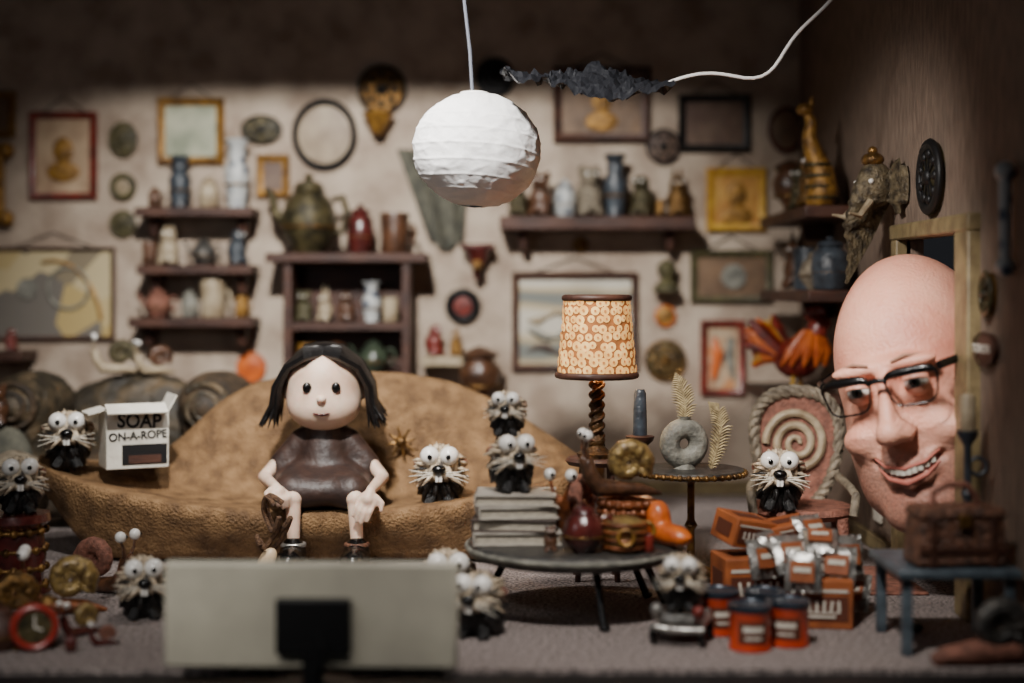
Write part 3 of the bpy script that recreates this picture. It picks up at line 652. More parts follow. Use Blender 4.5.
def shellg(r=.3):
    g=G(); p=[];rr_=[]; n=110
    for i in range(n):
        t=i/(n-1); a=-.6+t*3.1*2*math.pi; q=.66*r*math.exp(-2.1*t); p.append((q*math.cos(a),-.16*r*t,q*math.sin(a))); rr_.append(max(q*.60*(1+.05*math.sin(i*1.9)),.006)*(1 if i>2 else .8))
    g.tube(p,rr_,14); return g
def snail(label,loc,rz,s,bm,sm_,group='snail ornaments'):
    o=T('snail_ornament',label,'snail ornament',loc,rz,s,group)
    g=G(); g.tube([(.5,0,.03),(.25,0,.08),(-.05,0,.1),(-.3,0,.12),(-.42,0,.28),(-.46,0,.45),(-.54,0,.5)],[.02,.08,.1,.12,.1,.09,.05],14)
    A(o,'body',g,bm)
    A(o,'shell',shellg(.36),sm_,loc=(.06,0,.42))
    for sg in(-1,1):
        A(o,'stalk',G().tube([(-.46,sg*.04,.48),(-.5,sg*.1,.62),(-.48,sg*.14,.74)],[.03,.02,.018]),bm)
        e=A(o,'eye',G().ell((0,0,0),.075,14,10),m_white,loc=(-.48,sg*.14,.78)); A(e,'pupil',G().ell((-.045,-.055,0),.026,8,6),m_pupil)
    return o
snail('golden snail ornament with large coiled shell',(X(622,8.95),8.9,CZ+.268),.15,.50,m_brown,m_gshell)
snail('copper snail ornament standing beside the books',(X(578,8.9),9.02,CZ+.01),1.1,.52,m_copper,m_rust)
o=vessel('woven copper basket on coffee table',(X(626,8.95),8.9,CZ+.002),.26,'mug',m_copper,name='basket',fat=1.9)
g=G()
for k in range(5):
    g.ring((0,0,.03+k*.05),.16,.018,ax='z')
    for i in range(16):
        t=2*math.pi*(i+.5*(k%2))/16; g.ell((.162*math.cos(t),.162*math.sin(t),.03+k*.05),(.032,.032,.028),8,6)
A(o,'woven_knots',g,m_copper)
vessel('dark red glazed pitcher on coffee table',(X(583,8.55),8.46,CZ+.002),.3,'pot',m_dred,handle=1,name='pitcher',fat=.9)
g=G().lathe([(0,0),(.1,0),(.13,.05),(.13,.16),(.08,.2),(0,.2)])
o=T('ribbed_pot','golden ribbed pot with ring handles on coffee table','pot',(X(624,8.5),8.5,CZ+.002)); A(o,'body',g,m_gshell)
g=G()
for k in range(4): g.ring((0,0,.03+k*.045),.128,.014,ax='z')
g.tube([(.12,0,.02),(.135,0,.1),(.12,0,.18)],.012)
A(o,'ribs',g,m_copper); A(o,'handle',G().ring((.13,0,.12),.05,.014),m_gold); A(o,'handle',G().ring((-.0,-.14,.1),.045,.014),m_gold)
def shoe(p):
    d=sE(p,(0,-.05,-.05),(.09,.17,.07)); d=sm(d,sE(p,(0,.07,.03),(.08,.08,.12)),.04); return smx(d,-(p[:,2]+.1),.01)
S('ceramic_slipper','glossy orange ceramic slipper on coffee table','ornament',sdf(shoe,.4,32,24),m_orange,loc=(X(665,8.75),8.72,CZ+.112),rz=.6)
figurine('bear','tiny dark bear figurine on the coffee table',(X(550,8.6),8.48,CZ+.002),.16,m_brown); vessel('tiny red cup on the coffee table',(X(648,8.5),8.46,CZ+.002),.1,'mug',m_red)
# ---------------------------------------------------------------- lamp
LX,LY=X(597,9.85),9.87; lz=.84
o=T('stool','small dark wooden stool under the lamp','stool',(LX,LY,0)); A(o,'seat',G().lathe([(0,lz-.05),(.2,lz-.05),(.22,lz-.02),(.2,lz),(0,lz)]),m_dwood)
for t in(.8,2.4,3.9,5.5): A(o,'leg',G().tube([(.13*math.cos(t),.13*math.sin(t),lz-.04),(.19*math.cos(t),.19*math.sin(t),0)],.02),m_dwood)
o=T('table_lamp','lit table lamp with patterned shade and brass base','lamp',(LX,LY,lz))
zb0=Z(375,LY)-lz; zt0=Z(298,LY)-lz
g=G().lathe([(0,0),(.13,0),(.14,.03),(.08,.05),(.05,.08),(.06,.12),(.035,.16),(.05,.22),(.035,.28),(.045,.33),(.03,zb0-.1),(.045,zb0-.06),(.03,zb0-.02),(0,zb0)],seg=20)
for k in range(2):
    g.tube([(.046*math.cos(t*.5+k*3.14),.046*math.sin(t*.5+k*3.14),.08+t*(zb0-.12)/40) for t in range(41)],.014,8)
A(o,'base',g,m_dbase)
ra,rb,s=.27,.222,40
shd=A(o,'lamp_shade',G().add([(r*math.cos(2*math.pi*j/s),r*math.sin(2*math.pi*j/s),z) for r,z in((ra,zb0),(rb,zt0),(rb-.006,zt0),(ra-.006,zb0)) for j in range(s)],[(i*s+j,i*s+(j+1)%s,((i+1)%4)*s+(j+1)%s,((i+1)%4)*s+j) for i in range(4) for j in range(s)]),m_shade)
rr=random.Random(5); g=G(); g2=G()
for k in range(9):
    for i in range(24):
        t=2*math.pi*(i+.5*(k%2))/24+rr.uniform(-.06,.06); zz_=zb0+.035+(zt0-zb0-.06)*k/8+rr.uniform(-.01,.01); rad=ra+(rb-ra)*(zz_-zb0)/(zt0-zb0)+rr.uniform(.001,.006); q=rr.uniform(.024,.036)
        m=Matrix.Translation((rad*math.cos(t),rad*math.sin(t),zz_))@Matrix.Rotation(t+math.pi/2,4,'Z')@RY
        g.add([((q*math.cos(a*.524),q*math.sin(a*.524),.002)) for a in range(12)],[tuple(range(12))],m); g2.add([((q*.3*math.cos(a*.785),q*.3*math.sin(a*.785),.008)) for a in range(8)],[tuple(range(8))],m)
A(shd,'disc_print',g,m_disc,flat=True,kind='stuff'); A(shd,'disc_centres',g2,m_dcen,flat=True,kind='stuff')
A(o,'shade_trim',G().ring((0,0,zb0),ra,.024,ax='z',seg=40),m_dwood); A(o,'shade_trim',G().ring((0,0,zt0),rb,.024,ax='z',seg=40),m_dwood)
A(o,'light_bulb',G().ell((0,0,zb0+.25),.07),m_bulb)
# ---------------------------------------------------------------- side table
TX,TY,TZ=X(690,9.85),9.8,.77
o=T('side_table','round brass pedestal side table with beaded rim','side table',(TX,TY,0))
A(o,'table_top',G().lathe([(0,TZ-.05),(.33,TZ-.05),(.37,TZ-.03),(.36,TZ),(0,TZ)],seg=40),m_dmetal)
g=G().ring((0,0,TZ-.025),.368,.014,ax='z')
for i in range(40): t=i*math.pi/20; g.ell((.372*math.cos(t),.372*math.sin(t),TZ-.025),.022,8,6)
A(o,'beaded_rim',g,m_brass)
A(o,'pedestal',G().lathe([(0,.04),(.16,.04),(.1,.08),(.03,.14),(.025,.35),(.045,.38),(.025,.42),(.025,TZ-.1),(.08,TZ-.05)],seg=20),m_brass)
for t in(-1.9,.2,2.3): A(o,'foot',G().tube([(0,0,.1),(.14*math.cos(t),.14*math.sin(t),.06),(.21*math.cos(t),.21*math.sin(t),.02)],[.03,.025,.02]),m_brass)
o=T('candlestick','dark turned candlestick with blue-grey candle','candlestick',(X(640,9.72),9.72,TZ+.001))
A(o,'holder',G().lathe([(0,0),(.08,0),(.09,.02),(.03,.05),(.05,.1),(.025,.14),(.09,.2),(.1,.23),(.03,.24),(0,.24)],seg=20),m_dwood); A(o,'candle',G().lathe([(0,.23),(.05,.23),(.042,.52),(.03,.55),(0,.55)],seg=14),m_slate)
o=T('ring_vase','grey-green ring-shaped vase with feathers','vase',(X(684,9.8),9.8,TZ+.001),rz=.25)
A(o,'body',G().ring((0,0,.17),.105,.07,ax='y',n=14).lathe([(.04,.26),(.03,.32),(.05,.36),(.04,.36),(.02,.3)],seg=16).lathe([(0,0),(.08,0),(.05,.06)],seg=16),m_grey)
def feather(name,label,pts,w):
    g=G(); g.tube(pts,.008,5)
    P_=[Vector(p) for p in pts]
    for i in range(len(P_)-1):
        for k in range(7):
            t=k/7; q=P_[i].lerp(P_[i+1],t); d=(P_[i+1]-P_[i]).normalized(); u=(i+t)/(len(P_)-1)
            ww=w*math.sin(math.pi*min(.15+u*.85,.98)); sd=d.cross(Vector((0,1,0))).normalized()
            for sg in(-1,1): g.tube([q,q+sd*sg*ww*.6+d*ww*.5,q+sd*sg*ww+d*ww*.9-Vector((0,0,ww*.3))],[.006,.008,.002],4)
    return S(name,label,'feather',g,m_feather)
x0,y0=X(684,9.8),9.8
feather('feather','dried feather standing in the ring vase',[(x0,y0,TZ+.3),(x0+.01,y0,TZ+.42),(x0-.01,y0,TZ+.55),(x0-.06,y0,TZ+.66)],.08)
x1=X(712,9.75)
feather('feather','curled dried feather on side table',[(x1-.02,9.65,TZ+.02),(x1+.02,9.65,TZ+.15),(x1+.05,9.65,TZ+.3),(x1+.03,9.65,TZ+.42),(x1-.04,9.65,TZ+.47)],.07)
# ---------------------------------------------------------------- spiral chair
HX,HY=X(800,10.4),10.4
o=T('wicker_chair','rust wicker armchair with spiral flared back','chair',(HX,HY,0),rz=-.12)
def ovl(n,rx,rz_,y=0,cz=.80):
    out=[]
    for i in range(n):
        t=2*math.pi*i/n; s_=math.sin(t); c_=math.cos(t); out.append((rx*math.copysign(abs(c_)**.85,c_)*(.88+.24*s_),y,cz+rz_*math.copysign(abs(s_)**.92,s_)))
    return out
vs=[(0,0,.8)]+ovl(48,.34,.44); vs2=[(x,.03,z) for x,y,z in vs]; q=48
fs=[(0,i+1,(i+1)%q+1) for i in range(q)]+[(q+1,q+1+(i+1)%q+1,q+1+i+1) for i in range(q)]+[(i+1,q+1+i+1,q+1+(i+1)%q+1,(i+1)%q+1) for i in range(q)]
bk=A(o,'backrest',G().add(vs+vs2,fs),m_rust,rot=(-.12,0,0),loc=(0,.22,0))
g=G(); rim=ovl(120,.345,.445)
for k in range(3):
    g.tube([(x*(1+.06*math.cos(i*.62+k*2.09)),y+.03*math.sin(i*.62+k*2.09),.8+(z-.8)*(1+.06*math.cos(i*.62+k*2.09))) for i,(x,y,z) in enumerate(rim)],.028,7,closed=True)
A(bk,'twisted_rim',g,m_greyb)
g=G(); g.tube([((.02+.21*i/120)*math.cos(i*.131)*1.0,-.02,.85+(.02+.23*i/120)*math.sin(i*.131)) for i in range(121)],[.018+.014*min(1,i/60) for i in range(121)],8); A(bk,'spiral',g,m_beige)
A(o,'seat',G().lathe([(0,.36),(.34,.36),(.38,.4),(.36,.44),(0,.44)],(0,-.05,0),seg=32),m_rust)
for sx in(-1,1):
    A(o,'armrest',G().tube([(sx*.29,.2,.62),(sx*.36,-.05,.56),(sx*.37,-.28,.54),(sx*.35,-.3,.4)],.032),m_greyb)
    for sy in(-.3,.2): A(o,'leg',G().tube([(sx*.27,sy,.38),(sx*.31,sy,.0)],[.045,.03]),m_rust)
# ---------------------------------------------------------------- boxes and tins
def carton(label,loc,dim,rz,mat=m_carton,ry=0,rx=0):
    o=T('cardboard_carton',label,'carton',loc,rz,group='snack cartons heaped on the carpet',rx=rx,ry=ry); w,d,h=dim
    A(o,'box',G().box((0,0,h/2),(w,d,h)),mat,bev=.008)
    A(o,'label_panel',G().box((0,-d/2-.002,h*.42),(w*.84,.004,h*.5)),m_cartd)
    g=G(); rr=random.Random(int(w*1000)); n=6
    g.box((0,-d/2-.0045,h*.34),(w*.56,.003,h*.03))
    for k in range(n): g.box((-w*.28+w*.56*k/(n-1),-d/2-.006,h*.46),(w*.045,.004,h*.24),ry=rr.uniform(-.2,.2)); 
    A(o,'print_marks',g,m_card,kind='stuff'); A(o,'print_line',G().box((0,-d/2-.006,h*.26),(w*.46,.004,h*.05)),m_card)
    A(o,'label_edge',G().box((0,-d/2-.004,h*.78),(w*.84,.004,h*.06)),m_card)
    A(o,'side_print',G().box((-w/2-.003,0,h/2),(.004,d*.6,h*.5)),m_cartd)
    A(o,'top_print',G().box((0,0,h+.002),(w*.6,d*.35,.004)),m_cartd); return o
carton('large orange-brown snack carton with label',(X(816,8.6),8.55,0),(.38,.34,.29),-.12)
carton('orange-brown carton with printed label',(X(757,8.7),8.95,0),(.42,.34,.34),.15)
carton('tilted orange carton on top of heap',(X(748,8.7),8.98,.40),(.31,.26,.18),.45,mat=m_carton,ry=.2,rx=.15)
carton('small orange carton tipped on the heap',(X(790,8.8),9.0,.40),(.26,.24,.14),-.35,ry=-.25,rx=.2)
carton('small orange carton lying on cartons',(X(816,8.6),8.62,.295),(.26,.22,.12),.3)
pk=None
for i,(px,Y,z,rz,rx) in enumerate([(790,8.50,.42,.3,-.5),(838,8.5,.35,-.4,-.4),(776,8.72,.43,.9,-.9),(846,8.7,.38,.2,-.2),(820,8.6,.48,-.2,-1.1),(764,8.68,.36,.4,-.3),(853,8.8,.13,-.5,-.5),(803,8.38,.34,-.3,-.2),(812,8.82,.50,.5,-.7)]):
    if pk is None:
        pk=T('snack_packet','shiny silver and white snack packet','packet',(X(px,Y),Y,z),rz,group='snack packets'); pk.rotation_euler=(rx,0,rz)
        vs=[];fs=[]
        for sgn in(-1,1):
            for a in range(9):
                for b in range(9):
                    u,w=a/8,b/8; t=.04*(math.sin(math.pi*u)*math.sin(math.pi*w))**.6+.009*math.sin(a*3+b*5); vs.append(((u-.5)*.21,sgn*t,(w-.5)*.24))
        for q in(0,81):
            for a in range(8):
                for b in range(8): f=(q+a*9+b,q+a*9+b+1,q+(a+1)*9+b+1,q+(a+1)*9+b); fs.append(f if q else f[::-1])
        A(pk,'pouch',G().add(vs,fs),m_silver); A(pk,'printed_label',G().box((0,-.045,0),(.14,.01,.12)),m_carton); A(pk,'print_line',G().box((0,-.052,0.01),(.10,.006,.03)),m_card)
    else:
        c=clone(pk,(X(px,Y),Y,z),rz,1,'shiny silver and white snack packet','snack packets'); c.rotation_euler=(rx,0,rz)
tin=None
for i,(px,Y,rz) in enumerate([(718,8.30,.2),(750,7.93,0),(788,8.03,-.3),(764,8.28,.5)]):
    if tin is None:
        tin=T('tin_can','red paint tin with grey-blue lid','tin',(X(px,Y),Y,0),rz,group='red tins on the carpet')
        A(tin,'can',G().lathe([(0,0),(.115,0),(.12,.01),(.115,.02),(.115,.2),(.12,.21),(.12,.225),(.1,.225),(0,.22)],seg=28),m_tin)
        A(tin,'lid',G().lathe([(0,.215),(.118,.215),(.125,.225),(.125,.25),(.11,.257),(.10,.245),(0,.245)],seg=28),m_tinl)
        def patch(r,a0,a1,z0,z1): return G().add([(r*math.sin(a0+(a1-a0)*i/8),-r*math.cos(a0+(a1-a0)*i/8),z) for z in(z0,z1) for i in range(9)],[(i,i+1,i+10,i+9) for i in range(8)])
        A(tin,'paper_label',patch(.1165,-.75,.75,.05,.17),m_cartd); A(tin,'print_line',patch(.1175,-.5,.5,.115,.145),m_card); A(tin,'print_line',patch(.1175,-.4,.4,.075,.088),m_card)
    else: clone(tin,(X(px,Y),Y,0),rz,1,'red paint tin with grey-blue lid','red tins on the carpet')
o=T('toy_cart','grey toy cart on wheels carrying guinea pig','toy',(X(682,8.12),8.12,0),rz=-.3)
A(o,'body',G().lathe([(0,.05),(.12,.06),(.17,.14),(.16,.18),(.1,.16),(0,.16)],seg=24),m_silver)
for sx in(-1,1):
    for sy in(-1,1): A(o,'wheel',G().ring((sx*.14,sy*.12,.055),.035,.02,ax='x',seg=16).ell((sx*.14,sy*.12,.055),(.02,.035,.035)),m_gloss)
    A(o,'lamp',G().ell((sx*.12,-.14,.2),.035),m_red if sx>0 else m_silver)
A(o,'bumper',G().tube([(-.15,-.16,.1),(0,-.19,.1),(.15,-.16,.1)],.02),m_silver)
P(pa,682,8.14,.18,-.2,.30,'small clay guinea pig riding toy cart')
# ---------------------------------------------------------------- television
o=T('television','back of flat cream television on black stand','television',(X(312,7.28),7.22,-.03),rz=-.03)
w=1.50
A(o,'panel',G().box((0,.03,.375),(w,.07,.54),rx=-.03),m_tv,bev=.02); A(o,'screen',G().box((0,.072,.375),(w-.08,.01,.48),rx=-.03),m_gloss)
A(o,'mount_plate',G().box((.02,-.03,.33),(.38,.06,.28)),m_black,bev=.01); A(o,'neck',G().box((.02,-.045,.12),(.1,.06,.24)),m_black); A(o,'foot',G().lathe([(0,0),(.26,0),(.25,.02),(.05,.035),(0,.035)],(.02,-.02,0)),m_black)
A(o,'cable',G().tube([(.05,-.06,.3),(.1,-.09,.2),(.04,-.09,.1),(.1,-.08,.03)],.012),m_black)
# ---------------------------------------------------------------- left pile
o=T('ornate_drum','ornate brass and red drum stool on carpet','stool',(X(16,9.25),9.25,0))
A(o,'body',G().lathe([(0,0),(.2,0),(.22,.04),(.17,.1),(.19,.28),(.17,.45),(.22,.5),(.21,.55),(0,.55)],seg=30),m_dred)
g=G()
for k in range(4):
    g.ring((0,0,.08+k*.12),.18,.014,ax='z')
    for i in range(12): t=2*math.pi*(i+.5*(k%2))/12; g.ell((.185*math.cos(t),.185*math.sin(t),.08+k*.12),.028,8,6)
A(o,'studded_bands',g,m_brass)
snail('copper snail ornament with stalked eyes on carpet',(X(62,8.72),8.78,0),.25,.50,m_copper,m_gshell)
snail('brown snail ornament on carpet with curled shell',(X(96,9.35),9.42,0),2.7,.5,m_brown,m_rust)
snail('dark snail ornament beside the drum',(X(10,8.5),8.48,0),.5,.44,m_dmetal,m_brass)
snail('small brass snail ornament by the clock',(X(86,8.3),8.22,0),.9,.26,m_dred,m_gshell)
snail('tiny dark red snail ornament on the carpet',(X(112,8.15),8.0,0),.4,.16,m_dred,m_rust)
o=T('alarm_clock','red and brass twin bell alarm clock','clock',(X(42,8.05),7.92,0),rz=.35,s=.85)
A(o,'case',G().lathe([(.14,-.05),(.15,0),(.15,.06),(.12,.08)],(0,.0,.16),seg=28,m=RY),m_red); A(o,'dial',G().lathe([(.12,0),(.12,.085),(0,.087)],(0,0,.16),seg=28,m=RY),m_bronze)
A(o,'rim',G().ring((0,-.08,.16),.13,.026,ax='y'),M('bright_red',(150,44,34),rough=.35,bump=.1,coat=.4))
for sx in(-1,1): A(o,'bell',G().lathe([(.06,0),(.05,.03),(.01,.05)],(sx*.09,0,.3),seg=16),m_brass); A(o,'foot',G().tube([(sx*.08,0,.06),(sx*.12,0,0)],.02),m_brass)
A(o,'hand',G().tube([(0,-.09,.16),(0,-.09,.24)],.007).tube([(0,-.09,.16),(.05,-.09,.14)],.007),m_card)
vessel('dark wooden ball ornament on carpet',(X(0,7.9),7.9,0),.26,'pot',m_dwood,name='small_pot')
vessel('small dark red berry ornament on carpet',(X(76,7.95),7.86,0),.1,'jar',m_dred,name='small_pot')
vessel('grey-green urn beside the sofa',(X(10,11.0),11.08,0),.75,'urn',m_greyb,name='urn',fat=1.1)
AX=X(130,12.4)
o=T('armchair','bulky patchwork armchair with scrolled arms','armchair',(AX,12.5,0))
def acf(p):
    d=sE(p,(0,.15,.0),(.78,.25,.52)); return d+.012*np.sin(p[:,0]*24+3*np.sin(p[:,2]*9))*np.sin(p[:,2]*19)
A(o,'backrest',sdf(acf,1.3,90,60),m_dolive,loc=(0,.1,.74)); A(o,'seat',G().box((0,-.25,.35),(1.3,.9,.5)),m_tan,bev=.08)
for sx in(-1,1):
    def arf(p,sx=sx):
        d=sE(p,(0,-.1,.0),(.32,.62,.28)); d=sm(d,sC(p,(0,-.35,-.2),(0,-.3,-.75),.26,.24),.1); return d+.010*np.sin(p[:,1]*30+p[:,0]*17)*np.sin(p[:,2]*20)
    ar=A(o,'armrest',sdf(arf,1.4,80,60),m_dolive if sx<0 else m_tan,loc=(sx*.80,-.15,1.02))
    A(ar,'scroll',G().tube([((.03+.18*i/50)*math.cos(i*.3),-.68+.10*(i/50)**2,(.03+.18*i/50)*math.sin(i*.3)) for i in range(51)],.032,8),m_tan if sx<0 else m_dolive)
snail('small pale snail ornament on armchair back',(X(108,12.3),12.6,1.26),.3,.42,m_beige,m_bronze)
snail('small snail ornament on armchair',(X(146,12.3),12.66,1.25),.5,.36,m_beige,m_brown)
o=T('cushion','grey draped cushion beside the armchair','cushion',(X(-4,11.7),11.60,.0))
A(o,'pillow',sdf(lambda p:sE(p,(0,0,0),(.34,.16,.45))+.02*np.sin(p[:,0]*16+p[:,2]*5),1,48,30),m_cloth,loc=(0,0,.46),rot=(0,.2,0))
figurine('bear','brown bear figurine on the draped cushion',(X(-2,11.6),11.60,.90),.34,m_brown)
z=shelf(-10,30,352,'small dark shelf under bird',dep=.5,br=False)
figurine('bird','small red bird figurine at wall',(X(10,13.6),13.62,z),.22,m_red,rz=.8)
# ---------------------------------------------------------------- right foreground table
o=T('low_table','low blue-grey painted table by the doorway','table',(2.44,8.05,0))
A(o,'table_top',G().box((0,0,.45),(.68,.66,.05)),m_bluetop,bev=.012)
for sx in(-1,1):
    for sy in(-1,1): A(o,'leg',G().box((sx*.28,sy*.27,.215),(.055,.055,.43)),m_bluetop,bev=.008)
o=T('carry_case','worn brown leather case with arched handle','case',(2.46,7.90,.478),rz=.08)
A(o,'body',G().box((0,0,.14),(.52,.26,.28),tap=.93),m_leather,bev=.03)
A(o,'strap',G().box((0,-.132,.10),(.50,.012,.03)),m_dwood); 
for sx in(-1,1): A(o,'strap',G().box((sx*.17,-.13,.14),(.035,.016,.27)),m_dwood,bev=.004)
A(o,'lid',G().box((0,0,.30),(.51,.27,.06),tap=.9),m_leather,bev=.02); A(o,'handle',G().tube([(-.13,0,.31),(-.12,0,.4),(-.04,0,.44),(.06,0,.44),(.12,0,.38),(.13,0,.31)],.02),m_rust); A(o,'clasp',G().box((0,-.145,.26),(.07,.02,.07)),m_brass,bev=.006)
o=T('candlestick','blue-grey metal candlestick with short cream candle','candlestick',(2.64,8.24,.478))
A(o,'holder',G().lathe([(0,0),(.08,0),(.085,.02),(.03,.05),(.022,.3),(.04,.34),(.022,.38),(.022,.62),(.06,.68),(.065,.71),(0,.71)],seg=20),m_slate); A(o,'handle',G().ring((.06,0,.5),.05,.012),m_slate); A(o,'candle',G().lathe([(0,.7),(.045,.7),(.045,.9),(.03,.92),(0,.91)],seg=16),m_beige)
o=T('snail_ornament','dark ridged snail ornament on the carpet','snail ornament',(X(998,7.6),7.6,0),rz=.1)
A(o,'body',G().tube([(-.36,0,.03),(-.3,0,.05),(-.1,0,.07),(.12,0,.07)],[.03,.05,.07,.06],12),m_rust)
A(o,'shell',shellg(.19),m_dmetal,loc=(0,0,.20))
S('pebble','small round grey-green pebble on carpet','stone',sdf(lambda p:sE(p,(0,0,0),(.05,.045,.035)),.1,20,12),m_grn,loc=(X(930,8.0),8.3,.034))
# ---------------------------------------------------------------- lantern, cord, foil, wire
NX,NY,NZ=X(477,10),10.0,Z(150,10); Rl=.455
o=T('paper_lantern','round white crinkled paper lantern hanging on cord','lantern',(NX,NY,NZ))
vs=[];fs=[];nr,nsg=170,190
def ridge(v): return 1-min(1,abs(noise.noise(v))*4)
for i in range(nr+1):
    th=math.pi*(.07+.86*i/nr)
    for j in range(nsg):
        ph=2*math.pi*j/nsg; dx,dy,dz=math.sin(th)*math.cos(ph),math.sin(th)*math.sin(ph),-math.cos(th)
        u=i/nr*math.pi*10+.5*math.sin(ph*2+.6); rib=(1-abs(math.sin(u)))**4
        c1=ridge(Vector((dx*1.7,dy*1.7,dz*3.6)));c2=ridge(Vector((dx*2.4-dz*2.0+7,dy*2.4,dz*3+dx*2)));c3=ridge(Vector((dx*2.4+dz*2.4+3,dy*2.4+1,dz*3.2-dx*2)))
        n0=noise.noise(Vector((dx*2,dy*2,dz*3+4)))
        q=Rl*(.985+.010*rib+.009*c1+.008*c2+.008*c3+.018*n0)
        vs.append((q*dx,q*dy,q*.90*dz))
for i in range(nr):
    for j in range(nsg): k=(j+1)%nsg; fs.append((i*nsg+j,i*nsg+k,(i+1)*nsg+k,(i+1)*nsg+j))
A(o,'shade',G().add(vs,fs),m_paper,rot=(0,.12,0),sharp=180); A(o,'collar',G().ring((-.02,0,.395),.09,.012,ax='z'),m_wire)
A(o,'cord',G().tube([(-.03,0,.36),(-.05,0,.7),(-.09,0,1.05),(-.13,0,1.5),(-.15,0,2.05)],.013),m_cord)
vs=[];fs=[];n=44;mm_=14; rr=random.Random(11); Yf=9.7
tops=[(500,66),(525,65),(545,69),(560,65),(580,60),(605,55),(625,65),(650,74),(675,79)]
bots=[(500,76),(525,82),(545,84),(560,89),(580,99),(605,103),(625,99),(650,94),(675,85)]
for i in range(n+1):
    t=i/n*(len(tops)-1); k=min(int(t),len(tops)-2); f_=t-k
    px=tops[k][0]*(1-f_)+tops[k+1][0]*f_; a=tops[k][1]*(1-f_)+tops[k+1][1]*f_; b=bots[k][1]*(1-f_)+bots[k+1][1]*f_
    for j in range(mm_+1):
        u=j/mm_; e=1 if 0<i<n else .3; V=Vector((i*.33,j*.5,0))
        n1=noise.noise(V*1.0); n2=abs(noise.noise(V*2.1+Vector((5,5,5))))
        vs.append((X(px,Yf)+rr.uniform(-.006,.006)*e,Yf+.6*(u-.5)*e+.05*n2,Z(b*(1-u)+a*u,Yf)+(.07*n1+.08*n2-.03)*e+rr.uniform(-.006,.006)))
for i in range(n):
    for j in range(mm_): fs.append((i*(mm_+1)+j,i*(mm_+1)+j+1,(i+1)*(mm_+1)+j+1,(i+1)*(mm_+1)+j))
S('crumpled_foil','crumpled black foil sheet hanging from wire','foil',G().add(vs,fs),M('black_foil',(28,29,33),rough=.42,bump=.8,bsc=9,spec=.5),flat=True)
wp=[(664,84),(680,78),(700,73),(722,73),(745,79),(762,78),(775,68),(785,50),(797,32),(815,16),(832,0),(850,-25),(870,-60)]
S('white_wire','thin white wire holding up the black foil','wire',G().tube([(X(a,9.6),9.6,Z(b,9.6)) for a,b in wp],.013,8),m_wire,sub=1)
# ---------------------------------------------------------------- man
HS=1.80; yaw=math.radians(-33); roll=math.radians(-15); pitch=math.radians(-2)
SXm=.93
hm=Matrix.Rotation(roll,4,'Y')@Matrix.Rotation(yaw,4,'Z')@Matrix.Rotation(pitch,4,'X')
inv=hm.inverted().to_3x3(); nd=inv@Vector((1,.15,-.35)); nd=Vector((nd.x/SXm,nd.y/SXm,nd.z)).normalized()
EZ=.058
MP=[(-.125,-.345,-.208),(-.075,-.393,-.238),(0,-.412,-.252),(.075,-.393,-.238),(.125,-.345,-.208)]
def mf(p):
    d=sE(p,(0,.06,.13),(.295,.355,.36)); d=sm(d,sE(p,(0,-.09,.04),(.28,.265,.36)),.08); d=sm(d,sE(p,(0,-.12,-.18),(.29,.25,.24)),.08); d=sm(d,sE(p,(0,-.14,-.335),(.265,.21,.155)),.09)
    d=sm(d,sE(p,(0,-.31,-.41),(.14,.08,.075)),.08)
    for s_ in(-1,1):
        d=sm(d,sE(p,(s_*.17,-.305,-.125),(.075,.065,.055)),.05); d=sm(d,sE(p,(s_*.10,-.368,EZ+.070),(.105,.04,.026)),.045)
        d=smx(d,-sE(p,(s_*.115,-.44,EZ),(.066,.055,.034)),.035)
        d=sm(d,sE(p,(s_*.044,-.430,-.110),(.029,.042,.027)),.02)
        d=smx(d,-sE(p,(s_*.024,-.463,-.143),(.011,.017,.009)),.01)
        d=sm(d,sE(p,(s_*.30,.05,-.02),(.03,.075,.11)),.02)
        d=smx(d,-sC(p,(s_*.078,-.43,-.125),(s_*.16,-.36,-.235),.002),.022)
        d=smx(d,-sC(p,(s_*.16,-.355,-.235),(s_*.175,-.32,-.30),.001),.016)
        d=smx(d,-sC(p,(s_*.07,-.42,EZ-.056),(s_*.14,-.40,EZ-.068),.002),.014)
        for q in(-1,0,1): d=smx(d,-sC(p,(s_*.19,-.345,EZ-.01+q*.02),(s_*.235,-.29,EZ+q*.035),.001),.010)
    for q,zz_ in enumerate((.185,.22,.255)): d=smx(d,-sC(p,(-.11,-.36+q*.015,zz_),(.11,-.36+q*.015,zz_),.0),.010)
    d=sm(d,sC(p,(0,-.40,.08),(0,-.470,-.075),.026,.035),.04); d=sm(d,sE(p,(0,-.485,-.095),(.048,.043,.039)),.03)
    for a,b in zip(MP[:-1],MP[1:]):
        d=sm(d,sC(p,(a[0],a[1]+.014,a[2]+.027),(b[0],b[1]+.014,b[2]+.027),.012),.02); d=sm(d,sC(p,(a[0]*.85,a[1]+.014,a[2]-.030-.006*(1-abs(a[0])*7)),(b[0]*.85,b[1]+.014,b[2]-.030-.006*(1-abs(b[0])*7)),.016),.02)
        d=smx(d,-sC(p,a,b,.020),.008)
    d=sm(d,sC(p,tuple(nd*.2),tuple(nd*.62),.22,.22),.06)
    return d
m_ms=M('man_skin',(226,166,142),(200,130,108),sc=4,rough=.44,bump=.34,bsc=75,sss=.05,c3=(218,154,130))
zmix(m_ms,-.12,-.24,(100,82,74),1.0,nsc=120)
m_lidm=M('lid_skin',(208,146,124),rough=.5,bump=.05)
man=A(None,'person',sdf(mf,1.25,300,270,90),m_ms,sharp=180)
man.matrix_world=Matrix.Translation((X(921,9.45),9.45,Z(386,9.45)))@hm@Matrix.Diagonal((HS*SXm,HS*SXm,HS,1))
tag(man,'smiling bald person in black glasses leaning through doorway','person')
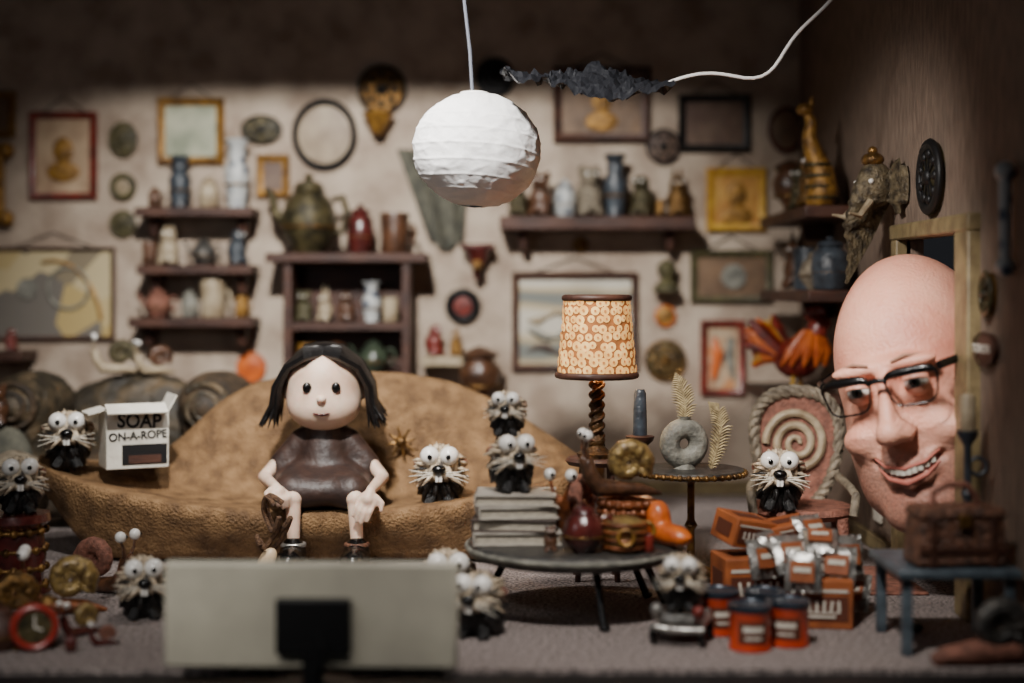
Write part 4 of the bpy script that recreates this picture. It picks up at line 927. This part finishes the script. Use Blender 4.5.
A(man,'mouth',G().tube([(a*.95,b+.026,c) for a,b,c in MP],[.006,.017,.020,.017,.006],10),M('mouth_inner',(110,44,40),rough=.4,bump=0))
lp=M('lip',(188,112,98),rough=.45,bump=.1)
A(man,'lip',G().tube([(a*1.02,b-.004,c+.019+.003*(1-abs(a)*7)) for a,b,c in MP],[.003,.006,.007,.006,.003],8),lp)
A(man,'lip',G().tube([(a*.95,b-.004,c-.020-.010*(1-abs(a)*7)) for a,b,c in MP],[.003,.008,.011,.008,.003],8),lp)
g=G()
for i in range(10):
    t=(i-4.5)/4.5; g.box((t*.096,-.411+.046*t*t,-.242+.022*t*t),(.0204,.010,.027-.006*abs(t)),rz=t*.55)
A(man,'teeth',g,m_card,bev=.003)
for s_ in(-1,1):
    e=A(man,'eye',G().ell((0,0,0),.046,24,16),m_white,loc=(s_*.112,-.374,EZ),rot=(0,0,.12))
    A(e,'iris',G().ell((0,0,0),(.021,.008,.021),16,8),m_iris,loc=(0,-.042,0)); A(e,'pupil',G().ell((0,0,0),(.011,.008,.011),12,8),m_pupil,loc=(0,-.0465,0))
    for sgn,th0 in((1,16),(-1,20)):
        vs=[];fs=[]
        for i in range(7):
            for j in range(15):
                az=math.radians(-88+176*j/14); el=math.radians(th0*max(math.cos(az),0)**.5+(78-th0)*i/6)*sgn
                vs.append((.0515*math.sin(az)*math.cos(el),-.0515*math.cos(az)*math.cos(el),.0515*math.sin(el)))
        for i in range(6):
            for j in range(14): fs.append((i*15+j,i*15+j+1,(i+1)*15+j+1,(i+1)*15+j))
        A(e,'eyelid',G().add(vs,fs),m_lidm,rot=(0,0,-.12))
    A(man,'eyebrow',G().tube([(s_*.045,-.408,EZ+.084),(s_*.1,-.408,EZ+.098),(s_*.165,-.365,EZ+.088)],[.004,.006,.003]),M('brow_hair',(150,112,92),rough=.8,bump=.3))
gl=bpy.data.objects.new('glasses',None); link(gl); gl.parent=man
def lens(cx,rx,rz_,n=44):
    out=[]
    for i in range(n):
        t=2*math.pi*i/n; c,s_=math.cos(t),math.sin(t); e=.5
        x=rx*math.copysign(abs(c)**e,c); z=rz_*math.copysign(abs(s_)**e,s_); x*=(1+.16*z/rz_); out.append((cx+x,-.480+.30*(abs(cx+x)-.02)**2*1.6,z+EZ-.010))
    return out
mg=bpy.data.materials.new('lens_glass'); mg.use_nodes=True; q=mg.node_tree; q.nodes.remove(q.nodes['Principled BSDF']); a=q.nodes.new('ShaderNodeBsdfTransparent'); b_=q.nodes.new('ShaderNodeBsdfGlossy'); b_.inputs['Roughness'].default_value=.03; mxs=q.nodes.new('ShaderNodeMixShader'); mxs.inputs[0].default_value=.02; a.inputs[0].default_value=(1,1,1,1)
q.links.new(a.outputs[0],mxs.inputs[1]); q.links.new(b_.outputs[0],mxs.inputs[2]); q.links.new(mxs.outputs[0],q.nodes['Material Output'].inputs[0])
for s_ in(-1,1):
    P_=lens(s_*.126,.090,.058)
    A(gl,'rim',G().tube(P_,[.0040+.012*max(0,(p[2]-EZ+.010)/.058)**3 for p in P_],8,closed=True),m_gloss)
    A(gl,'lens',G().add(P_,[tuple(range(len(P_)))]),mg)
    A(gl,'temple',G().tube([(s_*.225,-.425,EZ+.042),(s_*.27,-.34,EZ+.047),(s_*.315,-.1,EZ+.050),(s_*.325,.1,EZ+.02)],[.016,.014,.012,.010]),m_gloss)
A(gl,'bridge',G().tube([(-.04,-.478,EZ+.030),(0,-.490,EZ+.036),(.04,-.478,EZ+.030)],.009),m_gloss)
sh=G(); sh.ell(tuple(nd*.95),(.5,.45,.42),24,16); sh.tube([tuple(nd*.5),tuple(nd*.62)],[.25,.28],20); A(man,'shirt',sh,M('dark_shirt',(34,36,44),rough=.8))
# ---------------------------------------------------------------- lights
def area(loc,tgt,e,size,col=(1,.93,.85),shape='DISK',spread=180):
    l=bpy.data.lights.new('l','AREA'); l.energy=e; l.size=size; l.color=col; l.shape=shape; l.spread=math.radians(spread)
    o=bpy.data.objects.new('studio_light',l); link(o); o.location=loc; d=Vector(tgt)-Vector(loc); o.rotation_euler=d.to_track_quat('-Z','Y').to_euler(); return o
def spot(loc,tgt,e,ang,blend=.6,r=.3,col=(1,.93,.85)):
    l=bpy.data.lights.new('s','SPOT'); l.energy=e; l.spot_size=math.radians(ang); l.spot_blend=blend; l.shadow_soft_size=r; l.color=col
    o=bpy.data.objects.new('studio_spot',l); link(o); o.location=loc; d=Vector(tgt)-Vector(loc); o.rotation_euler=d.to_track_quat('-Z','Y').to_euler(); return o
spot((-1.5,5.8,6.4),(-1.2,12.4,1.9),4700,58,.85,.2,(1,.965,.92))
spot((-1.4,9.2,4.9),(-1.3,10.9,.4),420,80,.8,.2,(1,.96,.92))
spot((1.0,6.4,3.6),(2.55,9.45,1.35),680,32,.7,.2,(1,.94,.90))
spot((-.6,6.6,4.4),(2.6,10.9,1.6),1000,46,.8,.25,(1,.95,.90))
spot((.2,5.2,5.4),(.9,8.5,.2),1350,48,.9,.3,(1,.95,.9))
spot((-2.2,4.6,3.4),(-1.9,8.4,.2),400,46,.9,.3,(1,.96,.9))
area((-3.5,5.5,3.0),(-1,11,1),20,1.5,(.95,.95,1))
pl=bpy.data.lights.new('bulb_light','POINT'); pl.energy=16; pl.color=(1,.72,.4); pl.shadow_soft_size=.07; po=bpy.data.objects.new('bulb_light',pl); link(po); po.location=(LX,LY,Z(378,LY)+.12)
w=bpy.data.worlds.new('World'); SC.world=w; w.use_nodes=True; w.node_tree.nodes['Background'].inputs[0].default_value=(.6,.62,.7,1); w.node_tree.nodes['Background'].inputs[1].default_value=.022
# ---------------------------------------------------------------- camera
cd=bpy.data.cameras.new('camera'); cam=bpy.data.objects.new('camera',cd); link(cam)
cam.location=(0,0,ZC); cam.rotation_euler=(math.pi/2,0,0); cd.lens=F*36/1024; cd.sensor_width=36; cd.shift_y=-(341.5-HZ)/1024
cd.dof.use_dof=True; cd.dof.focus_distance=9.75; cd.dof.aperture_fstop=.25; cd.clip_end=100
SC.camera=cam
